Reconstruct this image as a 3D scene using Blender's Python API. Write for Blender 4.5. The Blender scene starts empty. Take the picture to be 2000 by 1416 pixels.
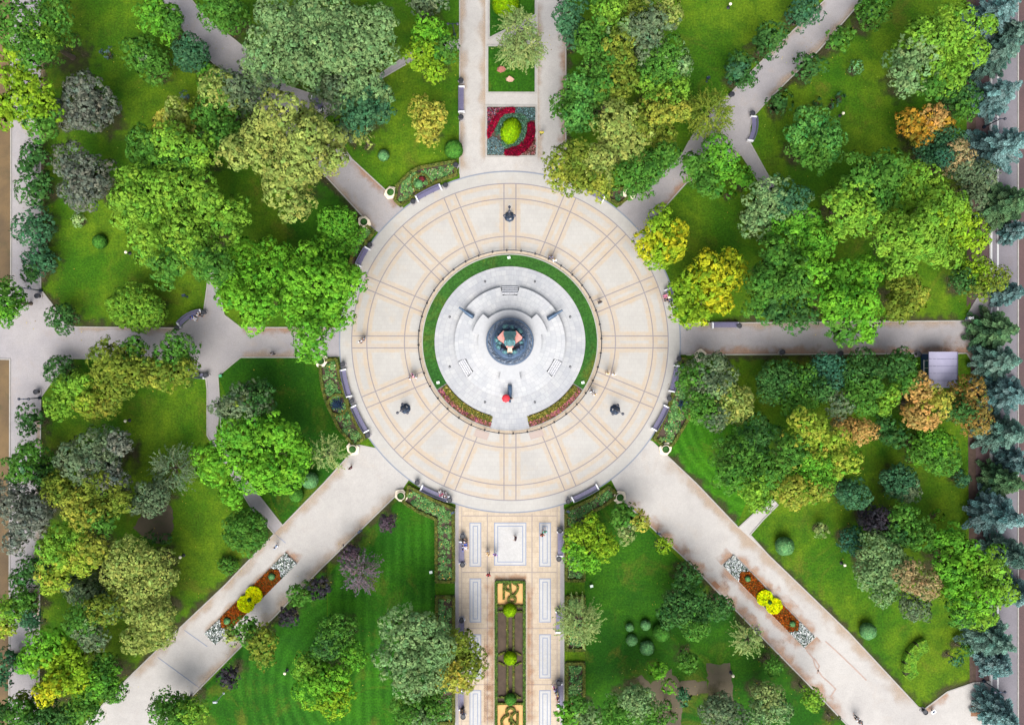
import bpy, bmesh, math, random
import numpy as np
from mathutils import Vector, Matrix
R = math.radians
sc = bpy.context.scene
# ---------------------------------------------------------------- camera, sky, sun, exposure
S = 0.06            # metres per photo pixel on the ground
HC = 110.0          # camera height
cam_d = bpy.data.cameras.new("camera"); cam = bpy.data.objects.new("camera", cam_d)
sc.collection.objects.link(cam); sc.camera = cam
cam.location = (0, 0, HC); cam.rotation_euler = (0, 0, 0)
cam_d.sensor_width = 36; cam_d.lens = 36 * HC / (2000 * S); cam_d.clip_end = 2000; cam_d.clip_start = 1
SUN_EL, SUN_AZ = 56, 182
world = bpy.data.worlds.new("World"); sc.world = world; world.use_nodes = True
wn = world.node_tree.nodes; wl = world.node_tree.links
sky = wn.new('ShaderNodeTexSky'); sky.sky_type = 'NISHITA'; sky.sun_disc = False
sky.sun_elevation = R(SUN_EL); sky.sun_rotation = R(SUN_AZ); sky.dust_density = 3.0; sky.ozone_density = 1.0
hs = wn.new('ShaderNodeHueSaturation'); hs.inputs['Saturation'].default_value = .45   # thin high cloud greys the sky
wl.new(sky.outputs[0], hs.inputs['Color']); wl.new(hs.outputs[0], wn['Background'].inputs['Color']); wn['Background'].inputs['Strength'].default_value = 0.108
sl = bpy.data.lights.new("sun", 'SUN'); sl.energy = 2.35; sl.angle = R(48); sl.color = (1.0, .97, .92)
so = bpy.data.objects.new("sun", sl); sc.collection.objects.link(so)
sd = Vector((math.sin(R(SUN_AZ))*math.cos(R(SUN_EL)), math.cos(R(SUN_AZ))*math.cos(R(SUN_EL)), math.sin(R(SUN_EL))))
so.rotation_euler = sd.to_track_quat('Z', 'Y').to_euler(); so.location = sd*100
sc.view_settings.view_transform = 'Standard'; sc.view_settings.look = 'None'
sc.view_settings.exposure = 0.95; sc.view_settings.gamma = 1
# ---------------------------------------------------------------- helpers
def P(px, py, z=0.0):
    k = S*(HC - z)/HC
    return ((px - 1000)*k, (708 - py)*k, z)
CX, CY = P(996, 668)[:2]
rng = np.random.default_rng(7); rnd = random.Random(5)
def lin(c, k=1.0):
    o = []
    for v in c:
        v /= 255.0
        o.append((v/12.92 if v <= .04045 else ((v+.055)/1.055)**2.4)*k)
    return o
def link(o, parent=None):
    sc.collection.objects.link(o)
    if parent is not None: o.parent = parent
    return o
def tag(o, label=None, cat=None, group=None, kind=None):
    if label: o['label'] = label
    if cat: o['category'] = cat
    if group: o['group'] = group
    if kind: o['kind'] = kind
    return o
def empty(name, loc, rz=0, label=None, cat=None, group=None):
    o = bpy.data.objects.new(name, None); link(o); o.location = loc; o.rotation_euler = (0, 0, rz)
    o.empty_display_size = .3
    return tag(o, label, cat, group)
def copy_tree(o, parent=None):
    c = o.copy(); sc.collection.objects.link(c); c.parent = parent
    for ch in list(o.children):
        copy_tree(ch, c)
    return c
class MB:
    """collects shapes for one mesh"""
    def __init__(s): s.v = []; s.f = []
    def add(s, vs, fs):
        n = len(s.v); s.v += [tuple(v) for v in vs]; s.f += [tuple(i+n for i in f) for f in fs]; return s
    def box(s, c, d, rz=0, bev=0):
        x, y, z = c; a, b, h = d[0]/2, d[1]/2, d[2]/2; cs, sn = math.cos(rz), math.sin(rz)
        vs = []
        if bev <= 0:
            for k in (-h, h):
                for i, j in ((-a, -b), (a, -b), (a, b), (-a, b)): vs.append((x+i*cs-j*sn, y+i*sn+j*cs, z+k))
            return s.add(vs, [(3, 2, 1, 0), (4, 5, 6, 7), (0, 1, 5, 4), (1, 2, 6, 5), (2, 3, 7, 6), (3, 0, 4, 7)])
        for k, e in ((-h, 0), (h-bev, 0), (h, bev)):
            for i, j in ((-a+e, -b+e), (a-e, -b+e), (a-e, b-e), (-a+e, b-e)): vs.append((x+i*cs-j*sn, y+i*sn+j*cs, z+k))
        fs = [(3, 2, 1, 0), (8, 9, 10, 11)]
        for l in (0, 4):
            for i in range(4): fs.append((l+i, l+(i+1) % 4, l+4+(i+1) % 4, l+4+i))
        return s.add(vs, fs)
    def lathe(s, c, prof, n=16):
        vs = []; fs = []
        for r, z in prof:
            for i in range(n):
                a = 2*math.pi*i/n; vs.append((c[0]+r*math.cos(a), c[1]+r*math.sin(a), c[2]+z))
        m = len(prof)
        for k in range(m-1):
            for i in range(n): fs.append((k*n+i, k*n+(i+1) % n, (k+1)*n+(i+1) % n, (k+1)*n+i))
        fs.append(tuple(range(n))[::-1]); fs.append(tuple((m-1)*n+i for i in range(n)))
        return s.add(vs, fs)
    def tube(s, pts, rad, n=6):
        pts = [Vector(p) for p in pts]
        if not isinstance(rad, (list, tuple)): rad = [rad]*len(pts)
        vs = []; fs = []
        for k, p in enumerate(pts):
            d = (pts[min(k+1, len(pts)-1)]-pts[max(k-1, 0)]).normalized()
            u = d.cross(Vector((0, 0, 1)))
            if u.length < .05: u = d.cross(Vector((1, 0, 0)))
            u.normalize(); w = d.cross(u)
            for i in range(n):
                a = 2*math.pi*i/n; vs.append(p+(u*math.cos(a)+w*math.sin(a))*rad[k])
        for k in range(len(pts)-1):
            for i in range(n): fs.append((k*n+i, k*n+(i+1) % n, (k+1)*n+(i+1) % n, (k+1)*n+i))
        fs.append(tuple(range(n))[::-1]); fs.append(tuple((len(pts)-1)*n+i for i in range(n)))
        return s.add(vs, fs)
    def ball(s, c, r, n=12, m=7, sz=1.0, z0=-90):
        vs = []; fs = []
        for k in range(m+1):
            t = R(z0+(90-z0)*k/m)
            for i in range(n):
                a = 2*math.pi*i/n; vs.append((c[0]+r*math.cos(t)*math.cos(a), c[1]+r*math.cos(t)*math.sin(a), c[2]+r*sz*math.sin(t)))
        for k in range(m):
            for i in range(n): fs.append((k*n+i, k*n+(i+1) % n, (k+1)*n+(i+1) % n, (k+1)*n+i))
        return s.add(vs, fs)
    def prism(s, poly, z0, z1, bev=0):
        a = sum(poly[i][0]*poly[(i+1) % len(poly)][1]-poly[(i+1) % len(poly)][0]*poly[i][1] for i in range(len(poly)))
        if a < 0: poly = poly[::-1]
        n = len(poly); vs = [(x, y, z0) for x, y in poly]+[(x, y, z1) for x, y in poly]
        fs = [tuple(range(n))[::-1], tuple(range(n, 2*n))]+[(i, (i+1) % n, n+(i+1) % n, n+i) for i in range(n)]
        return s.add(vs, fs)
    def sheet(s, poly, z):
        a = sum(poly[i][0]*poly[(i+1) % len(poly)][1]-poly[(i+1) % len(poly)][0]*poly[i][1] for i in range(len(poly)))
        if a < 0: poly = poly[::-1]
        return s.add([(x, y, z) for x, y in poly], [tuple(range(len(poly)))])
    def strip(s, pts, w, z0, z1, closed=False):
        """a low wall/kerb ribbon following pts (2D) as one mitred bar"""
        n = len(pts); L = []
        for i in range(n):
            p = Vector(pts[i][:2])
            a = Vector(pts[(i-1) % n][:2]) if (i > 0 or closed) else None
            b = Vector(pts[(i+1) % n][:2]) if (i < n-1 or closed) else None
            d1 = (p-a).normalized() if a is not None else (b-p).normalized()
            d2 = (b-p).normalized() if b is not None else d1
            t = (d1+d2); t = t.normalized() if t.length > .01 else d1
            m = Vector((-t.y, t.x)); c = max(.4, m.dot(Vector((-d1.y, d1.x))))
            L.append((p+m*(w/2/c), p-m*(w/2/c)))
        vs = []; fs = []
        for l, r in L: vs += [(l.x, l.y, z0), (l.x, l.y, z1), (r.x, r.y, z1), (r.x, r.y, z0)]
        for i in range(n if closed else n-1):
            a = i*4; b = ((i+1) % n)*4
            for k in range(3): fs.append((a+k, a+k+1, b+k+1, b+k))
        if not closed: fs += [(0, 3, 2, 1), ((n-1)*4, (n-1)*4+1, (n-1)*4+2, (n-1)*4+3)]
        return s.add(vs, fs)
    def build(s, name, m, parent=None, smooth=False):
        me = bpy.data.meshes.new(name); me.from_pydata(s.v, [], s.f); me.update()
        me.materials.append(m)
        if smooth: me.polygons.foreach_set('use_smooth', [True]*len(me.polygons))
        o = bpy.data.objects.new(name, me); link(o, parent); return o
# ---------------------------------------------------------------- materials
def new_mat(name):
    m = bpy.data.materials.new(name); m.use_nodes = True
    nt = m.node_tree; b = nt.nodes['Principled BSDF']; return m, nt, b
def N(nt, t, **k):
    n = nt.nodes.new(t)
    for a, v in k.items(): setattr(n, a, v)
    return n
def mathn(nt, op, a, b=None, c=None, clamp=False):
    n = N(nt, 'ShaderNodeMath', operation=op); n.use_clamp = clamp
    for i, v in enumerate((a, b, c)):
        if v is None: continue
        if isinstance(v, (int, float)): n.inputs[i].default_value = v
        else: nt.links.new(v, n.inputs[i])
    return n.outputs[0]
def mixc(nt, f, a, b, mode='MIX'):
    n = N(nt, 'ShaderNodeMix', data_type='RGBA', blend_type=mode)
    for s_, v in ((n.inputs[0], f), (n.inputs[6], a), (n.inputs[7], b)):
        if isinstance(v, (int, float)): s_.default_value = v
        elif isinstance(v, (list, tuple)): s_.default_value = (*v[:3], 1)
        else: nt.links.new(v, s_)
    return n.outputs[2]
def smooth(nt, v, a, b, lo=0.0, hi=1.0):
    n = N(nt, 'ShaderNodeMapRange', interpolation_type='SMOOTHSTEP')
    nt.links.new(v, n.inputs[0])
    for i, x in enumerate((a, b, lo, hi)): n.inputs[i+1].default_value = x
    return n.outputs[0]
def noise(nt, vec, scale, detail=4, rough=.55, dist=0):
    n = N(nt, 'ShaderNodeTexNoise'); n.inputs['Scale'].default_value = scale; n.inputs['Detail'].default_value = detail
    n.inputs['Roughness'].default_value = rough; n.inputs['Distortion'].default_value = dist
    if vec is not None: nt.links.new(vec, n.inputs['Vector'])
    return n.outputs[0]
def posn(nt): return N(nt, 'ShaderNodeNewGeometry').outputs['Position']
def bump(nt, b, h, strength, dist=.02):
    n = N(nt, 'ShaderNodeBump'); n.inputs['Strength'].default_value = strength; n.inputs['Distance'].default_value = dist
    nt.links.new(h, n.inputs['Height']); nt.links.new(n.outputs[0], b.inputs['Normal'])
def plain(name, c, rough=.6, var=.12, scale=6, metal=0, k=1.0, obj=True):
    m, nt, b = new_mat(name); c = lin(c, k)
    tc = N(nt, 'ShaderNodeTexCoord').outputs['Object']
    f = noise(nt, tc, scale, 4)
    col = mixc(nt, f, [x*(1-2*var) for x in c], [min(1, x*(1+2*var)) for x in c])
    nt.links.new(col, b.inputs['Base Color']); b.inputs['Roughness'].default_value = rough; b.inputs['Metallic'].default_value = metal
    return m
def leafy(name, trans=.22):
    m, nt, b = new_mat(name)
    at = N(nt, 'ShaderNodeAttribute', attribute_name='col')
    nt.links.new(at.outputs['Color'], b.inputs['Base Color'])
    b.inputs['Roughness'].default_value = .8; b.inputs['Specular IOR Level'].default_value = .08
    tr = N(nt, 'ShaderNodeBsdfTranslucent'); mx = N(nt, 'ShaderNodeMixShader'); mx.inputs[0].default_value = trans
    nt.links.new(mixc(nt, 1.0, at.outputs['Color'], (.85, 1.0, .5), 'MULTIPLY'), tr.inputs['Color'])
    an = N(nt, 'ShaderNodeAttribute', attribute_name='nrm')   # leaves are shaded with the roundness of their clump
    nt.links.new(an.outputs['Vector'], b.inputs['Normal']); nt.links.new(an.outputs['Vector'], tr.inputs['Normal'])
    nt.links.new(b.outputs[0], mx.inputs[1]); nt.links.new(tr.outputs[0], mx.inputs[2])
    nt.links.new(mx.outputs[0], nt.nodes['Material Output'].inputs['Surface'])
    return m
M_LEAF = leafy('foliage'); M_NEEDLE = leafy('needles', .08); M_PETAL = leafy('petals', .3)
M_BARK = plain('bark', (105, 92, 78), .9, .2, 3, k=.8)
# ---------------------------------------------------------------- leaf meshes
def unit(a): return a/np.maximum(np.linalg.norm(a, axis=-1, keepdims=True), 1e-6)
def leaf_obj(name, pos, nrm, size, col, parent, mat, aspect=None, along=None, shade=None):
    n = len(pos)
    if along is None: along = rng.normal(size=(n, 3))
    nrm = unit(nrm); v = unit(along - nrm*np.sum(along*nrm, 1, keepdims=True)); u = np.cross(nrm, v)
    size = np.broadcast_to(np.asarray(size, float), (n,))[:, None]
    asp = 0.62 if aspect is None else aspect
    co = np.empty((n, 4, 3)); co[:, 0] = pos+v*size; co[:, 2] = pos-v*size
    co[:, 1] = pos+u*size*asp+nrm*size*.12+v*size*.15; co[:, 3] = pos-u*size*asp+nrm*size*.12+v*size*.15
    me = bpy.data.meshes.new(name); me.vertices.add(n*4); me.vertices.foreach_set('co', co.ravel())
    me.loops.add(n*4); me.loops.foreach_set('vertex_index', np.arange(n*4, dtype=np.int32))
    me.polygons.add(n); me.polygons.foreach_set('loop_start', np.arange(0, n*4, 4, dtype=np.int32))
    me.polygons.foreach_set('loop_total', np.full(n, 4, dtype=np.int32))
    at = me.attributes.new('col', 'FLOAT_COLOR', 'FACE')
    c4 = np.ones((n, 4), np.float32); c4[:, :3] = np.clip(col, 0, .95); at.data.foreach_set('color', c4.ravel())
    at = me.attributes.new('nrm', 'FLOAT_VECTOR', 'FACE'); at.data.foreach_set('vector', np.ascontiguousarray(unit(nrm if shade is None else shade), dtype=np.float32).ravel())
    me.update(calc_edges=True); me.materials.append(mat)
    o = bpy.data.objects.new(name, me); link(o, parent); return o
# palette: (highlight colour, second colour, share of second)
PAL = {
 'bright': ((110, 172, 56), (72, 132, 46), .45), 'green': ((92, 142, 56), (62, 110, 46), .5), 'dark': ((76, 120, 60), (50, 92, 50), .5),
 'teal': ((78, 124, 84), (56, 98, 72), .5), 'lime': ((146, 182, 52), (100, 146, 44), .45), 'yellow': ((198, 198, 42), (120, 158, 40), .6),
 'olive': ((160, 174, 92), (120, 142, 70), .4), 'oliveg': ((128, 145, 56), (92, 118, 48), .45), 'greygreen': ((134, 166, 108), (94, 130, 82), .4),
 'grey': ((114, 134, 98), (84, 104, 80), .45), 'mauve': ((118, 126, 110), (92, 100, 94), .45), 'gold': ((190, 186, 78), (142, 156, 58), .5),
 'orange': ((204, 164, 96), (168, 148, 76), .35), 'rust': ((160, 128, 66), (92, 118, 58), .6), 'fire': ((208, 156, 54), (110, 122, 48), .6),
 'pale': ((150, 168, 104), (118, 146, 82), .5), 'plum': ((88, 74, 84), (64, 58, 68), .5), 'dplum': ((68, 64, 72), (50, 50, 56), .5),
 'fresh': ((108, 166, 78), (66, 132, 66), .45), 'mint': ((172, 200, 130), (120, 165, 100), .5), 'bluegrey': ((110, 136, 140), (78, 108, 112), .5),
 'spruce': ((120, 152, 150), (66, 98, 98), .6), 'fir': ((96, 130, 88), (56, 86, 62), .6), 'deepteal': ((70, 120, 92), (50, 92, 74), .5),
 'yg': ((132, 176, 62), (96, 148, 56), .45), 'pinktan': ((178, 156, 112), (130, 140, 84), .45), 'tipped': ((140, 172, 60), (196, 186, 84), .3),
 'ball': ((92, 150, 60), (66, 122, 50), .5), 'balllime': ((148, 190, 28), (112, 160, 24), .5), 'ballteal': ((126, 180, 116), (94, 146, 96), .5),
 'goldg': ((166, 172, 66), (116, 140, 54), .5), 'springy': ((120, 182, 56), (80, 142, 46), .45), 'brownish': ((122, 108, 116), (92, 86, 92), .5),
}
KF = .86
def colours(pal, n_or_clump, k_leaf=.10, seed=None):
    """per-leaf base colour from clump ids"""
    a, b, sh = PAL[pal]; a = np.array(lin(a, KF)); b = np.array(lin(b, KF)); sg = 1.04 if a[1] > a[0]*1.12 else 1.0; a = a.mean()+(a-a.mean())*sg; b = (b.mean()+(b-b.mean())*sg)*.92; a = np.maximum(a, .004); b = np.maximum(b, .004); ids = n_or_clump
    m = ids.max()+1 if len(ids) else 1
    t = rng.random(m)**1.3; t = np.where(rng.random(m) < sh, t, t*.35)
    br = np.exp(rng.normal(0, .10, m)); hue = rng.normal(0, .04, m)
    c = (a*(1-t)[:, None]+b*t[:, None])*br[:, None]; c[:, 0] *= 1+hue*2.2
    out = c[ids]*np.exp(rng.normal(0, k_leaf, len(ids)))[:, None]
    return out
# ---------------------------------------------------------------- trees
BASES = []
def fib_dirs(n, zmin=-.3):
    i = np.arange(n)+.5; z = 1-(1-zmin)*i/n; ph = i*2.399963+rng.random()*6.28
    r = np.sqrt(np.maximum(0, 1-z*z)); d = np.stack([r*np.cos(ph), r*np.sin(ph), z], 1)
    return unit(d+rng.normal(0, .35/math.sqrt(max(n, 1)), (n, 3)))
def crown_leaves(lobes, st):
    """lobes: (x,y,z,r) metres -> pos, nrm, ids, size"""
    L = np.array(lobes, float); subs = []
    for li, (x, y, z, r) in enumerate(L):
        sr = min(max(r*st['sub'], .45), st.get('smax', 1.5))
        if r < .9: subs.append((x, y, z, r, 0, 0, 0)); continue
        n = max(6, int(st.get('subd', 1.15)*2*math.pi*r*r*.85/(math.pi*sr*sr)*1.35))
        d = fib_dirs(n, -.15)
        rr = (r-sr*.75)*np.clip(1+rng.normal(-.06, st.get('rag', .15), n), .4, 1.14); rad = sr*rng.uniform(.55, 1.3, n)
        for q in range(n): subs.append((x+d[q, 0]*rr[q], y+d[q, 1]*rr[q], z+d[q, 2]*rr[q]*.9, rad[q], *unit(d[q]*.75+np.array([0, 0, .4]))))
    Sb = np.array(subs); PP = []; NN = []; II = []; SZ = []; HH = []; idb = 0
    for si, (x, y, z, r, ox, oy, oz) in enumerate(Sb):
        cr = st['cr']; n = max(5, int(st['den']*1.25*2*math.pi*r*r/(math.pi*cr*cr)))
        d = fib_dirs(n, -.25); c = np.array([x, y, z])+d*np.array([1, 1, .9])*r*rng.uniform(.72, 1.05, (n, 1))
        if ox or oy or oz:      # foliage sits on the outward half of each bough end, leaving creases between them
            q_ = d@np.array([ox, oy, oz]) > -.12; c = c[q_]; d = d[q_]
        dist = np.linalg.norm(c[:, None, :]-Sb[None, :, :3], axis=2)/Sb[None, :, 3]; dist[:, si] = 9
        keep = dist.min(1) > .68; c = c[keep]; d = d[keep]
        if not len(c): continue
        k = st['n']; m = len(c)
        off = rng.normal(size=(m, k, 3)); off = unit(off)*rng.random((m, k, 1))**.5*cr
        ax = d[:, None, :]; dot = np.sum(off*ax, 2, keepdims=True); off = np.where(dot < 0, off-1.5*dot*ax, off)
        off *= np.array([1, 1, .8])
        p = c[:, None, :]+off
        nn = unit(off)*.75+ax*.6+np.array([0, 0, .2])+rng.normal(0, .24, (m, k, 3))
        PP.append(p.reshape(-1, 3)); NN.append(nn.reshape(-1, 3)); sh = unit(off)*.75+ax*.45+np.array([ox, oy, oz+.12])*.35; HH.append((sh*np.ones((m, k, 1))).reshape(-1, 3))
        II.append(np.repeat(np.arange(m)+idb, k)); idb += m; SZ.append(np.ones(m*k))
    # larger inner leaves fill the crown's inside
    for x, y, z, r in L:
        if r < .9: continue
        n = int(26*r*r); d = unit(rng.normal(size=(n, 3))+np.array([0, 0, .3])); c = np.array([x, y, z])+d*np.array([1, 1, .9])*r*rng.uniform(.45, .6, (n, 1))
        PP.append(c); NN.append(d+rng.normal(0, .3, (n, 3))); HH.append(d); II.append(np.arange(n)//5+idb); idb += n//5+1; SZ.append(np.full(n, 2.0))
    pos = np.concatenate(PP); nrm = np.concatenate(NN); ids = np.concatenate(II)
    return pos, nrm, ids, np.concatenate(SZ), np.concatenate(HH)
STY = {
 'broad': dict(sub=.34, cr=.34, den=1.1, n=13, size=.128, subd=.9, rag=.27),
 'bold': dict(sub=.42, cr=.42, den=1.1, n=16, size=.15, smax=1.7, subd=.85, rag=.27),
 'fine': dict(sub=.30, cr=.26, den=1.05, n=9, size=.115, smax=1.1, rag=.15, subd=.95),
 'dense': dict(sub=.26, cr=.28, den=1.2, n=10, size=.115, smax=.9, rag=.08),
 'loose': dict(sub=.40, cr=.34, den=.8, n=11, size=.14, rag=.24, subd=.9),
 'sparse': dict(sub=.42, cr=.34, den=.42, n=8, size=.15, rag=.3, subd=.75),
}
def trunk_mesh(base, tops, h, r0):
    b = MB(); x, y = base; zt = h*.42
    lean = Vector((rnd.uniform(-.3, .3), rnd.uniform(-.3, .3), 0))
    top = Vector((x, y, zt))+lean
    b.tube([(x, y, -.1), (x, y, .15), Vector((x, y, zt*.5))+lean*.4, top], [r0*1.5, r0*1.05, r0*.85, r0*.7], 8)
    for t in tops:
        t = Vector(t); mid = top.lerp(t, .5)+Vector((0, 0, -.2))
        b.tube([top-Vector((0, 0, .25)), mid, t], [r0*.55, r0*.36, r0*.12], 5)
        for q in range(3):
            e = mid+(t-mid)*rnd.uniform(0, .8); dd = Vector((rnd.uniform(-1, 1), rnd.uniform(-1, 1), rnd.uniform(.1, .9))).normalized()
            b.tube([e, e+dd*rnd.uniform(.6, 1.4)], [r0*.2, r0*.06], 4)
    return b
def tree(style, pal, h, lobes, name, label, cat, group, patches=None):
    """lobes are apparent (photo) circles: px, py, r[, palette]"""
    cx = sum(l[0]*l[2]**2 for l in lobes)/sum(l[2]**2 for l in lobes); cy = sum(l[1]*l[2]**2 for l in lobes)/sum(l[2]**2 for l in lobes)
    spread = max(math.hypot(l[0]-cx, l[1]-cy) for l in lobes)+1
    W = []; pals = []
    for l in lobes:
        k = math.hypot(l[0]-cx, l[1]-cy)/spread; zt = h*(1-.16*k*(spread > 15))*(1+rnd.uniform(-.14, .10))
        r = l[2]*S*(HC-h*.75)/HC; zc = max(zt-r*.9, r*.5)
        x, y, _ = P(l[0], l[1], zc+r*.2); W.append((x, y, zc, r*1.05)); pals.append(l[3] if len(l) > 3 else pal)
    bx = sum(w[0]*w[3]**2 for w in W)/sum(w[3]**2 for w in W); by = sum(w[1]*w[3]**2 for w in W)/sum(w[3]**2 for w in W)
    root = empty(name, (bx, by, 0), 0, label, cat, group)
    if h > 5:      # lower boughs under the visible domes
        rm_ = max(w[3] for w in W); W.append((bx, by, h*.42, rm_*.85)); pals.append(pal)
    st = STY[style]; pos, nrm, ids, szk, shn = crown_leaves([(w[0]-bx, w[1]-by, w[2], w[3]) for w in W], st)
    # colour: by nearest lobe's palette, clump wise
    cl = np.zeros((ids.max()+1, 3)); np.add.at(cl, ids, pos); cl /= np.bincount(ids)[:, None]
    Wn = np.array([(w[0]-bx, w[1]-by, w[3]*(1 if i < len(lobes) else .35)) for i, w in enumerate(W)])
    near = np.argmin(np.linalg.norm(cl[:, None, :2]-Wn[None, :, :2], axis=2)/Wn[None, :, 2]+rng.normal(0, .26, (len(cl), len(W))), 1)
    col = np.zeros((len(ids), 3)); cp = [pals[i] for i in near]
    for p in set(cp):
        mask = np.array([q == p for q in cp])[ids]; idl = ids[mask]
        col[mask] = colours(p, idl)
    sz = st['size']*szk*np.exp(rng.normal(0, .28, len(ids)))
    leaf_obj('crown', pos, nrm, sz, col, root, M_LEAF, shade=unit(shn)*.7+unit(nrm)*.4)
    BASES.append((bx, by, max(w[3] for w in W)))
    r0 = .05+.022*max(w[3] for w in W)+.012*h
    tb = trunk_mesh((0, 0), [(w[0]-bx, w[1]-by, w[2]+w[3]*.2) for w in W], h if h > 2.5 else h*.8, r0)
    tb.build('trunk', M_BARK, root, True)
    return root
def ball_shrub(pal, h, px, py, r, name, label, cat, group=None, parent=None, sx=1, rz=0, size=.085, z0=0, dens=1.0, sq=1.0):
    rm = r*S; zc = max(h-rm*.95*sq, .25*h)
    x, y, _ = P(px, py, zc+z0)
    root = empty(name, (x, y, z0), rz, label, cat, group)
    if parent is not None: root.parent = parent
    n = int(dens*2.4*4*math.pi*rm*rm*sx/(size*size*1.24)); n = max(n, 250)
    d = unit(rng.normal(size=(n, 3))); d[:, 2] = np.where(d[:, 2] < -.75, -d[:, 2], d[:, 2])
    q = np.sin(d*5.3+rng.random(3)*6).sum(1)*.02+rng.normal(0, .022, n)
    pos = d*np.array([rm*sx, rm, rm*.95*sq])*(1+q)[:, None]*rng.uniform(.9, 1.0, (n, 1))+np.array([0, 0, zc])
    ids = (np.floor((d[:, 0]+1)*9)*400+np.floor((d[:, 1]+1)*9)*20+np.floor((d[:, 2]+1)*9)).astype(int)
    _, ids = np.unique(ids, return_inverse=True); ids = ids.ravel()
    nr = d+rng.normal(0, .38, (n, 3))+np.array([0, 0, .15])
    leaf_obj('crown' if parent is None else 'foliage', pos, nr, size*np.exp(rng.normal(0, .2, n)), colours(pal, ids, .2), root, M_LEAF, shade=d+rng.normal(0, .15, d.shape))
    MB().tube([(0, 0, -.05), (0, 0, zc)], [max(.04, rm*.1), .03], 6).build('stem', M_BARK, root)
    return root
def strands(style_pal, h, lobes, name, label, cat, group, ln=1.2, dens=1.0, size=.12, up=.0):
    """weeping / feathery trees: leaf strands leaving the crown outward and down"""
    W = []
    for l in lobes:
        r = l[2]*S*(HC-h*.7)/HC; zc = max(h-r*.95, r*.45); x, y, _ = P(l[0], l[1], zc); W.append((x, y, zc, r))
    bx = sum(w[0] for w in W)/len(W); by = sum(w[1] for w in W)/len(W)
    root = empty(name, (bx, by, 0), 0, label, cat, group); PP = []; NN = []; AA = []; II = []; k0 = 0
    tb = trunk_mesh((0, 0), [(w[0]-bx, w[1]-by, w[2]) for w in W], h, .08+.012*h)
    for x, y, z, r in W:
        m = int(dens*34*r*r)+40
        d = unit(rng.normal(size=(m, 3))*np.array([1, 1, .8])+np.array([0, 0, .25])); a = rng.uniform(.35, .97, (m, 1))**.7
        st = np.array([x-bx, y-by, z])+d*np.array([1, 1, .9])*r*a; K = 6; sd2 = unit(d+rng.normal(0, .65, (m, 3)))
        L_ = ln*rng.uniform(.6, 1.2, (m, 1))*min(1, r/1.5)
        for q in range(K):
            t = q/(K-1); p = st+sd2*L_*t+np.array([0, 0, 1])*(up*t-.55*t*t)*L_
            for w2 in range(2):
                PP.append(p+rng.normal(0, .05, (m, 3))); AA.append(sd2+np.array([0, 0, -.6*t])+rng.normal(0, .35, (m, 3)))
                NN.append(np.array([0, 0, 1])+d*.4+rng.normal(0, .4, (m, 3))); II.append(np.arange(m)+k0)
        for i in range(0, m, max(1, m//14)):
            tb.tube([(x-bx, y-by, z-r*.3), tuple(st[i])], [.05, .015], 4)
        k0 += m
    pos = np.concatenate(PP); ids = np.concatenate(II)
    leaf_obj('crown', pos, np.concatenate(NN), size*np.exp(rng.normal(0, .2, len(pos))), colours(style_pal, ids), root, M_LEAF, .42, np.concatenate(AA))
    tb.build('trunk', M_BARK, root, True)
    return root
def spruce_protos():
    """needle geometry of a conifer of unit height 1 and unit radius 1"""
    PP = []; AA = []; NN = []; II = []; TT = []; k = 0; br = []
    lev = 11
    for l in range(lev):
        t = l/(lev-1); z = .1+.88*t; rad = (1-t)**.8*(1.0)+.05; nb = max(4, int(11*(1-t)+4))
        for b in range(nb):
            a = 6.283*(b+rng.random()*.7)/nb+l*1.7; L_ = rad*rng.uniform(.6, 1.18); d = np.array([math.cos(a), math.sin(a), 0]); s_ = np.array([-d[1], d[0], 0])
            br.append((z, d*L_, L_))
            n = max(5, int(30*L_))
            for q in range(n):
                u = (q+.5)/n; r_ = u*L_; zz = z+.05*u*L_-.10*u*u*L_
                wd = .20*L_*(1-u)**.6+.05
                for sgn in (-1, 0, 1):
                    for w2 in range(3):
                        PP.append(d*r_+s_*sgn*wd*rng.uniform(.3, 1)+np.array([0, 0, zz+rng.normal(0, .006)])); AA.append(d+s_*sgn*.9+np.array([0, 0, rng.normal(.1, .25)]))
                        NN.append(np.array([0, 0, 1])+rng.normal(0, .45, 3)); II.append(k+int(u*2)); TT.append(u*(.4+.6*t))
            k += 3
    return np.array(PP), np.array(AA), np.array(NN), np.array(II), br, np.array(TT)
def spruce(pal, h, px, py, r, name, label, cat, group):
    rm = r*S*.87; x, y, _ = P(px, py, h*.45); root = empty(name, (x, y, 0), 0, label, cat, group)
    PP, AA, NN, II, br, TT = spruce_protos(); sc3 = np.array([rm, rm, h])
    A = AA*np.array([1, 1, .6])
    _, II = np.unique(II, return_inverse=True)
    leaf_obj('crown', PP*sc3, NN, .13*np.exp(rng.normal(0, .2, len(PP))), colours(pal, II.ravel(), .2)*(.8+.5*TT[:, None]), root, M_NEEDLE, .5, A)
    b = MB().tube([(0, 0, -.1), (0, 0, h*.5), (0, 0, h)], [.06+.016*h, .08, .02], 7)
    for z, d, L_ in br[::2]: b.tube([(0, 0, z*h), (d[0]*rm*.8, d[1]*rm*.8, z*h)], [.03, .01], 3)
    b.build('trunk', M_BARK, root); return root
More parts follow.
